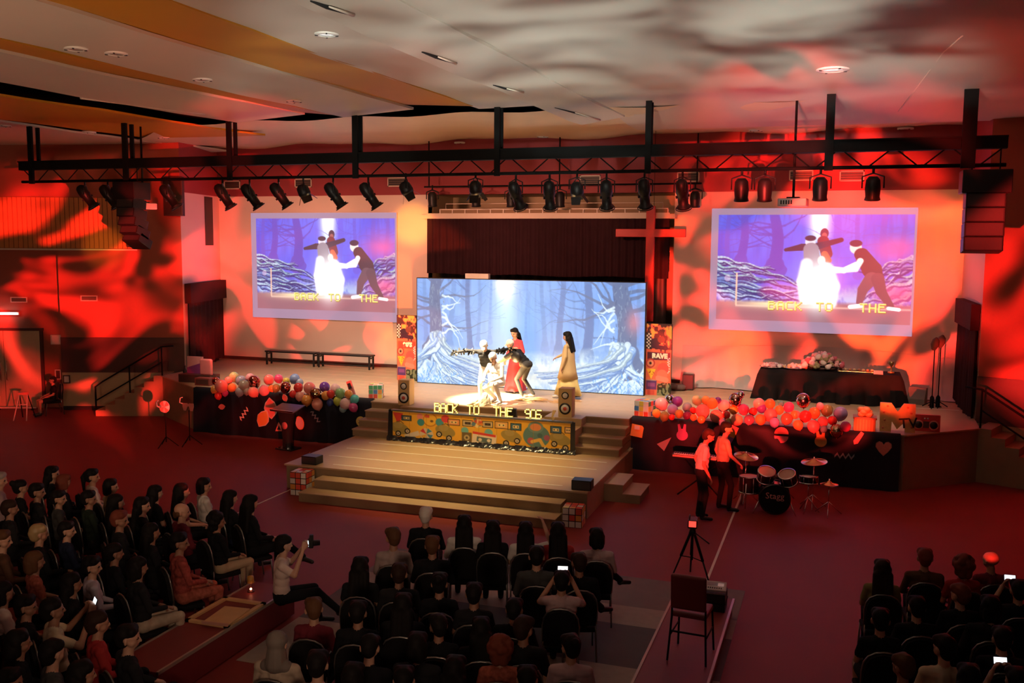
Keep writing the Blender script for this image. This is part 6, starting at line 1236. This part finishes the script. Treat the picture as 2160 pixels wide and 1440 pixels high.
# px, py, pose, hair, hair colour, top, bottom, scale
LEFT = [(2,1008,'b','short','g','pink','black'),(39,1013,'f','bun','k','black','black'),(78,1030,'b','short','k','charcoal','black'),(110,990,'b','long','k','charcoal','black'),(138,1003,'c','bob','r','black','black'),(190,995,'b','tail','k','peach','black'),(233,1012,'b','bob','k','beige','black'),(327,1027,'f','long','k','black','black'),(383,1030,'f','long','k','maroon','black'),(430,1012,'b','bob','k','white','black'),(485,1038,'a','long','k','black','navy'),(528,1055,'l','long','k','black','black'),(123,1038,'b','short','k','grey','black'),(187,1040,'b','short','k','green','black'),(250,1052,'a','long','k','black','black'),(294,1056,'b','long','k','black','black'),(140,1102,'b','short','k','navy','black'),(78,1118,'a','short','y','black','black'),(252,1090,'b','short','r','charcoal','black'),(383,1070,'b','fringe','b','maroon','black'),(457,1083,'b','curly','k','black','beige'),(8,1132,'b','short','b','brown','black'),(72,1170,'f','bob','b','floral','black'),(193,1177,'b','short','k','lavender','black'),(378,1137,'b','short','k','plaid','floral'),(318,1110,'a','long','k','black','black'),(290,1186,'a','bob','k','charcoal','striped'),(240,1148,'a','short','k','black','black'),(20,1062,'a','short','d','charcoal','black'),(54,1262,'b','short','k','black','black'),(113,1278,'p','short','k','cream','black'),(5,1238,'f','bob','k','peach','black'),(205,1302,'a','short','d','red','black'),(150,1215,'a','long','k','black','black'),(38,1342,'a','long','k','black','black'),(110,1368,'c','short','k','grey','black'),(20,1412,'b','short','k','pink','black'),(172,1412,'a','long','k','black','black'),(270,1335,'b','short','k','charcoal','black')]
CENT = [(898,1077,'a','short','w','black','black'),(830,1128,'c','short','b','tan','grey'),(985,1095,'a','long','k','white','black'),(1040,1103,'f','long','k','black','black'),(1103,1105,'r','long','k','white','black'),(1177,1113,'f','long','k','red','black'),(1259,1120,'l','bob','k','pink','black'),(912,1142,'a','short','b','black','black'),(760,1187,'f','long','k','black','black'),(842,1197,'a','short','d','charcoal','black'),(927,1217,'f','bun','k','black','black'),(1132,1167,'a','short','k','grey','black'),(1222,1175,'l','short','d','black','black'),(1185,1210,'p','short','k','pink','navy'),(1205,1345,'c','bun','k','pink','black'),(1056,1348,'f','curly','r','floral','black'),(662,1267,'c','short','b','maroon','black'),(585,1343,'a','scarf','gs','striped','black'),(755,1277,'a','short','k','black','black'),(850,1262,'a','long','k','black','black'),(1000,1240,'f','short','k','charcoal','black'),(1012,1308,'a','long','k','black','black'),(928,1300,'c','short','k','black','black'),(880,1348,'a','bob','k','charcoal','black'),(960,1402,'f','long','k','black','black'),(1085,1265,'a','short','k','black','black'),(1104,1316,'b','short','d','charcoal','black'),(778,1347,'w','short','k','black','black'),(670,1392,'a','short','k','pink','black'),(745,1412,'f','bob','k','floral','black'),(852,1420,'a','short','k','black','black'),(1112,1412,'a','short','k','charcoal','black')]
RIGH = [(1862,1184,'f','long','d','olive','black'),(1953,1162,'a','short','r','brown','black'),(2031,1178,'f','curly','r','red','black'),(2092,1165,'c','none','k','maroon','black'),(2027,1240,'c','short','r','black','black'),(2150,1228,'p','short','k','black','black'),(1907,1384,'c','short','b','plaid','black'),(1993,1360,'c','short','k','cream','black'),(1935,1262,'a','short','k','black','black'),(2090,1272,'a','bob','k','charcoal','black'),(2115,1332,'a','short','k','black','black'),(1858,1292,'s','short','k','black','black'),(2142,1412,'p','short','k','black','black'),(2046,1415,'a','long','k','black','black')]
seen = {}
def row_name(y, edges):
    for i, e in enumerate(edges):
        if y > e: return i
    return len(edges)
UPH, LAP = (0, .37, 1.20), (0, .34, .70)
PHN = {(113,1278): (UPH, 'lit phone held up by the person in cream in the left block', 2.2, (.8, .9, 1)), (1185,1210): (UPH, 'bright phone held up by the person in pink in the centre block', 2.5, (1, .95, .9)), (2150,1228): (UPH, 'lit phone held up at the right edge of the right block', 2, (.75, .85, 1)), (2142,1412): (UPH, 'lit phone held up in the bottom right corner', 2, (1, .9, .85)), (1858,1292): (LAP, 'pale phone in the lap at the left end of the right block', .8, (.7, .8, .6))}
BLK = [('left', LEFT, -.60, (11.9, 10.9, 9.9, 9.0, 8.2, 7.2)), ('centre', CENT, .24, (11.7, 10.7, 9.7, 8.65)), ('right', RIGH, .20, (12.1, 11.0, 10.2))]
RN = ['front row', 'second row', 'third row', 'fourth row', 'fifth row', 'sixth row', 'seventh row']
for blk, lst, rz0, edges in BLK:
    rows = {}
    for it in lst:
        p = onz(it[0], it[1], 1.27); rows.setdefault(row_name(p.y, edges), []).append((p.x, p, it))
    for ri, row in rows.items():
        row.sort(key=lambda q: q[0])
        for _ in range(6):                                   # neighbours in a row keep a chair's width
            for a, b in zip(row[:-1], row[1:]):
                d = b[1]-a[1]; L = math.hypot(d.x, d.y)
                if L < .46: sh = Vector((d.x, d.y, 0)).normalized()*(.46-L)/2; a[1].xy -= sh.xy; b[1].xy += sh.xy
        for si, (x, p, it) in enumerate(row):
            px, py, pose, hair, hc, top, bot = it; r = random.Random(int(px*7+py)); rz = rz0+r.uniform(-.12, .12); me, hf = SEAT[pose]
            # put the head, not the seat, under the pixel
            off = Matrix.Rotation(rz, 3, 'Z') @ Vector((hf[0][0], hf[0][1]+.0, 0)); sx, sy = p.x-off.x, p.y-off.y; sc = r.uniform(.97, 1.04)
            where = '%s from left, %s, %s block' % (ORD[si], RN[ri], blk)
            hw = '%s %s-haired person' % (HW[hair].split('-')[0], HCN[hc]) if hair in ('short', 'bob', 'long', 'curly', 'flat') else ('bald person' if hair == 'none' else {'bun': 'person with a %s hair bun', 'tail': 'person with a %s ponytail', 'fringe': 'balding %s-haired person', 'cap': 'person in a %s cap', 'scarf': 'person in a %s hood'}[hair] % HCN[hc])
            lab = '%s in %s top, %s' % (hw, top, where)
            person('person', lab, me, hf, hair if hair != 'none' else None, HM[hc], [SK[r.randrange(3)], cloth(top), cloth(bot), M_shoe, M_eye, M_lip], (sx, sy, 0), rz, 'seated audience', sc)
            if (px, py) in PHN:
                lo, lb, em, cc = PHN[(px, py)]; q = Matrix.Rotation(rz, 3, 'Z') @ Vector(lo)*sc; phone((sx+q.x, sy+q.y, q.z), rz, lb, .35, cc, em)
            chair((sx, sy-.0, 0), rz, 'black padded chair with silver frame, %s' % where, 'audience chairs')
# ------------------------------------------------------------------ the photographer on the platform edge
me, hf = SEAT['p']; ph_rz = -.95; p = onz(588, 1135, 1.28); off = Matrix.Rotation(ph_rz, 3, 'Z') @ Vector((hf[0][0], hf[0][1], 0))
caps, hf2 = figure((0, -.02, .50), .05, 0, 0, .35, .0, 0, [(-.27, .12, .84), (.30, .14, .86)], [(-.06, .30, 1.14), (.20, .26, 1.16)], [(-.12, .42, .52), (.10, .44, .54)], [(-.10, .48, .12), (.16, .72, .28)], [(-.11, .66, .06), (.22, .86, .22)], 'short', 'trousers', 1.0, 1.0, .9, [(1, 0, .2), (-1, 0, .2)])
me = grow(caps, .0105, 'photographer'); finish(me, 6)
phx, phy = p.x-off.x, p.y-off.y
person('person', 'photographer in a pale short-sleeved shirt sitting on the left platform edge', me, hf2, 'short', HM['k'], [SK[1], cloth('peach'), cloth('black'), M_shoe, M_eye, M_lip], (phx, phy, 0), ph_rz)
cl = Matrix.Rotation(ph_rz, 3, 'Z') @ Vector((.07, .37, 0)); t = thing('photo_camera', 'black photo camera held up by the photographer', 'camera', (phx+cl.x, phy+cl.y, 1.20), ph_rz)
bevel(MB().box((-.075, -.03, -.05), (.075, .03, .05)).build('body', M_can, t), .012); MB().lathe([(.001, .09), (.036, .09), (.04, 0)], 16, Matrix.Translation((0, .03, 0)) @ Matrix.Rotation(-math.pi/2, 4, 'X')).build('lens', M_can, t); MB().box((-.03, -.02, .05), (.03, .02, .085)).build('prism', M_can, t); MB().box((-.03, -.034, -.03), (.04, -.03, .03)).build('display', mat('camera_display', (.7, .95, 1), .3, emit=2.5), t); MB().box((.05, -.02, .05), (.10, .03, .14)).build('flash', M_can, t)
# two men standing by the drums
caps, hf = figure((0, 0, .92), .12, 0, .0, .0, .28, 0, [(-.27, -.06, 1.12), (.25, .0, 1.10)], [(-.24, .04, .86), (.24, .12, .86)], [(-.10, .04, .50), (.10, .08, .50)], [(-.10, -.02, .09), (.11, .02, .09)], [(-.12, .15, .037), (.13, .19, .037)], 'short', 'trousers', 1.04, 1.05, .5)
me = grow(caps, .0105, 'standing_man'); finish(me, 6)
person('person', 'man in a white short-sleeved shirt standing before the piano, looking towards the drums', me, hf, 'short', HM['d'], [SK[0], cloth('white'), cloth('charcoal'), M_shoe, M_eye, M_lip], (-2.33, 17.75, 0), -1.25)
caps, hf = figure((0, 0, .93), .05, 0, .0, -.3, .1, 0, [(-.26, -.04, 1.14), (.25, .06, 1.14)], [(-.24, .06, .90), (.22, .24, .98)], [(-.10, .04, .50), (.12, .14, .52)], [(-.10, -.02, .09), (.14, .10, .09)], [(-.12, .15, .037), (.17, .27, .037)], 'short', 'trousers', 1.0, 1.0, .5)
me = grow(caps, .0105, 'standing_man_b'); finish(me, 6)
person('person', 'man in a beige shirt standing behind the man in white by the drums', me, hf, 'short', HM['k'], [SK[1], cloth('beige'), cloth('black'), M_shoe, M_eye, M_lip], (-2.02, 18.5, 0), -1.1)
# ------------------------------------------------------------------ actors
def act(name, label, px, py, y, rz, fig, hair, hc, mats, sc=1.0):
    caps, hf = fig; me = grow(caps, .0105, name); finish(me, 6); q = onz(px, py, S) if y is None else ony(px, py, y)
    return person('person', label, me, hf, hair, hc, mats, (q.x, q.y, S), rz, 'actors on stage', sc)
M_wcl = mat('white_costume', (.80, .77, .72), .7, var=.05)
# dark-sleeved actor with spread arms, bowing towards the hall
a1 = act('actor_spread', 'actor with a white cap bowing with dark feathered arms spread wide', 1026, 846, None, math.pi+.15, figure((0, -.06, .88), .55, 0, 0, .1, .35, 0, [(-.46, .30, 1.34), (.44, .30, 1.30)], [(-.72, .34, 1.40), (.68, .30, 1.26)], [(-.13, .06, .48), (.14, .10, .48)], [(-.14, -.04, .09), (.15, .0, .09)], [(-.16, .12, .037), (.18, .16, .037)], 'long', 'trousers', 1.0, 1.0, .4), 'cap', HM['wc'], [SK[1], cloth('charcoal'), M_wcl, M_shoew, M_eye, M_lip])
for s in (-1, 1):
    mb = MB(); r = random.Random(s+3)
    for k in range(46):
        f = r.uniform(.1, 1.1); e0 = Vector((s*(.20+.55*f), .26+.08*f, 1.28+(.08 if s < 0 else -.02)*f)); d_ = Vector((r.uniform(-.4, .4), r.uniform(-.5, .5), r.uniform(-1, .7))).normalized(); L = r.uniform(.06, .13); w_ = d_.cross(Vector((r.uniform(-1, 1), 1, .3))).normalized()*.02
        mb.add([e0-w_, e0+w_, e0+d_*L*.6+w_*1.2, e0+d_*L, e0+d_*L*.6-w_*1.2], [(0, 1, 2, 3, 4)])
    fe = mb.build('feather_trim', mat('black_feathers', (.012, .012, .012), .6), a1)
# white-clad actor crouching in the spotlight
act('actor_white', 'actor in white crouching in the bright spotlight', 1050, 850, None, math.pi-.3, figure((0, -.05, .52), .35, 0, 0, .2, .2, 0, [(-.26, .18, .70), (.26, .20, .72)], [(-.14, .40, .62), (.12, .42, .66)], [(-.18, .34, .52), (.17, .30, .40)], [(-.18, .12, .09), (.16, -.12, .10)], [(-.20, .30, .037), (.17, .04, .04)], 'long', 'trousers', 1.0, 1.0, .5), 'flat', HM['wc'], [SK[1], M_wcl, M_wcl, M_shoew, M_eye, M_lip])
# man in black with a cap, bending over from the right
ab = act('actor_black', 'actor in a black top and cap bending forward with a round bag', 1104, 838, None, 1.35, figure((0, -.10, .86), .85, 0, 0, .0, -.35, 0, [(-.22, .52, .96), (.22, .54, .98)], [(-.14, .74, .84), (.12, .76, .86)], [(-.11, .14, .48), (.12, .06, .46)], [(-.11, -.02, .09), (.13, -.22, .10)], [(-.12, .16, .037), (.14, -.06, .037)], 'short', 'trousers', 1.0, 1.0, .5), 'cap', HM['wc'], [SK[1], cloth('charcoal'), cloth('grey'), M_shoew, M_eye, M_lip])
MB().lathe([(.001, -.05), (.13, -.05), (.15, 0), (.13, .05), (.001, .05)], 20, Matrix.Translation((-.17, .12, 1.06)) @ Matrix.Rotation(math.pi/2, 4, 'Y')).build('round_bag', M_can, ab)
# woman in red at the back
ar = act('actor_red', 'woman in a red dress standing behind the bending actors', 1088, 700, 23.75, math.pi-.35, figure((0, 0, .90), .02, 0, 0, .1, .25, 0, [(-.25, -.02, 1.10), (.25, .0, 1.10)], [(-.25, .08, .86), (.26, .10, .86)], [(-.09, .03, .48), (.09, .03, .48)], [(-.09, 0, .09), (.09, 0, .09)], [(-.10, .16, .037), (.10, .16, .037)], 'long', 'trousers', .92, .92, .4), 'long', HM['k'], [SK[1], mat('cloth_bright_red', (.60, .04, .06), .7), mat('cloth_bright_red', (1, 1, 1)), M_shoew, M_eye, M_lip])
def loft(secs, n=24, wave=0.0, ph=0.0): 
    return MB().grid([[Vector((cx+rx*(1+wave*math.sin(7*a+ph)*i/len(secs))*math.cos(a), cy+ry*(1+wave*math.sin(7*a+ph)*i/len(secs))*math.sin(a), z)) for a in np.linspace(0, 2*math.pi, n+1)] for i, (cx, cy, rx, ry, z) in enumerate(secs)])
loft([(0, 0, .13, .12, 1.05), (0, 0, .17, .15, .90), (0, .01, .22, .20, .6), (0, .02, .28, .26, .2), (0, .02, .30, .28, .06)], 28, .10).build('skirt', MATS['cloth_bright_red'], ar)
# woman in the long beige coat, walking left
ae = act('actor_coat', 'long-haired woman in a beige coat and pale skirt walking towards the group', 1198, 840, None, 1.45, figure((0, 0, .90), .03, 0, 0, .0, .08, 0, [(-.24, -.02, 1.10), (.24, .16, 1.14)], [(-.26, .06, .84), (.20, .40, 1.02)], [(-.09, .16, .50), (.09, -.06, .48)], [(-.09, .20, .09), (.09, -.28, .12)], [(-.10, .37, .037), (.10, -.12, .05)], 'long', 'trousers', .92, .92, .4), 'long', HM['k'], [SK[1], mat('coat_beige', (.50, .36, .18), .75, var=.1), mat('coat_beige', (1, 1, 1)), M_shoew, M_eye, M_lip])
loft([(0, 0, .14, .13, 1.32), (0, 0, .20, .15, 1.2), (0, 0, .19, .17, .98), (0, .01, .22, .22, .72), (0, .01, .25, .27, .52), (0, .01, .24, .26, .52)], 28, .04).build('coat', MATS['coat_beige'], ae); loft([(0, 0, .16, .2, .75), (0, 0, .20, .28, .4), (0, -.01, .23, .36, .10), (0, -.01, .22, .35, .10)], 36, .16, 1).build('skirt', mat('skirt_straw', (.66, .55, .24), .7, var=.15), ae)
# crumpled paper rocks and sticks put in for shadow streaks on the boards
p = onz(1010, 856, S); t = thing('paper_rocks', 'pair of crumpled pale paper rocks on the stage before the actors', 'prop', (p.x, p.y+.1, S)); M_rock = mat('crumpled_paper', (.62, .52, .36), .8, var=.25, vscale=12, bump=.8)
for k, (x_, w_, h_) in enumerate(((-.16, .17, .20), (.13, .15, .34))):
    me = MB(); r = random.Random(k+2); prof = 9
    P = [[Vector((x_+(w_*(1-(i/6)**2*.7)*r.uniform(.82, 1.1) if i < 6 else .02)*math.cos(a), (w_*.8*(1-(i/6)**2*.7)*r.uniform(.82, 1.1) if i < 6 else .02)*math.sin(a), h_*i/6)) for a in np.linspace(0, 2*math.pi, 13)] for i in range(7)]
    for row in P: row[-1] = row[0]
    me.grid(P, False).build('rock', M_rock, t)
p = onz(1150, 845, S); t = thing('shadow_streaks', 'pale sticks put in for streaks of shadow on the boards left of the walking woman', 'sticks', (p.x, p.y, S)); r = random.Random(4)  # pale sticks in place of streaked shadow on the boards
for k in range(16): x_ = r.uniform(-.8, .7); y_ = r.uniform(-.35, .4); a_ = r.uniform(-.5, .3); L = r.uniform(.15, .4); MB().tube([(x_-L*math.cos(a_), y_-L*math.sin(a_), .015), (x_, y_+.02, .03), (x_+L*math.cos(a_), y_+L*math.sin(a_), .015)], [.006, .014, .006], 5).build('stick', M_pine, t)
# child on a chair by the left wall
me, hf = SEAT['s']; p = onz(112, 874, 0); person('person', 'child in a black top with bare legs sitting by the left wall', me, hf, 'short', HM['d'], [SK[0], cloth('black'), cloth('black'), M_shoe, M_eye, M_lip], (p.x, p.y, 0), math.pi-.6, None, .86)
chair((p.x, p.y, 0), math.pi-.6, 'black padded chair by the left wall under the child', 'audience chairs')
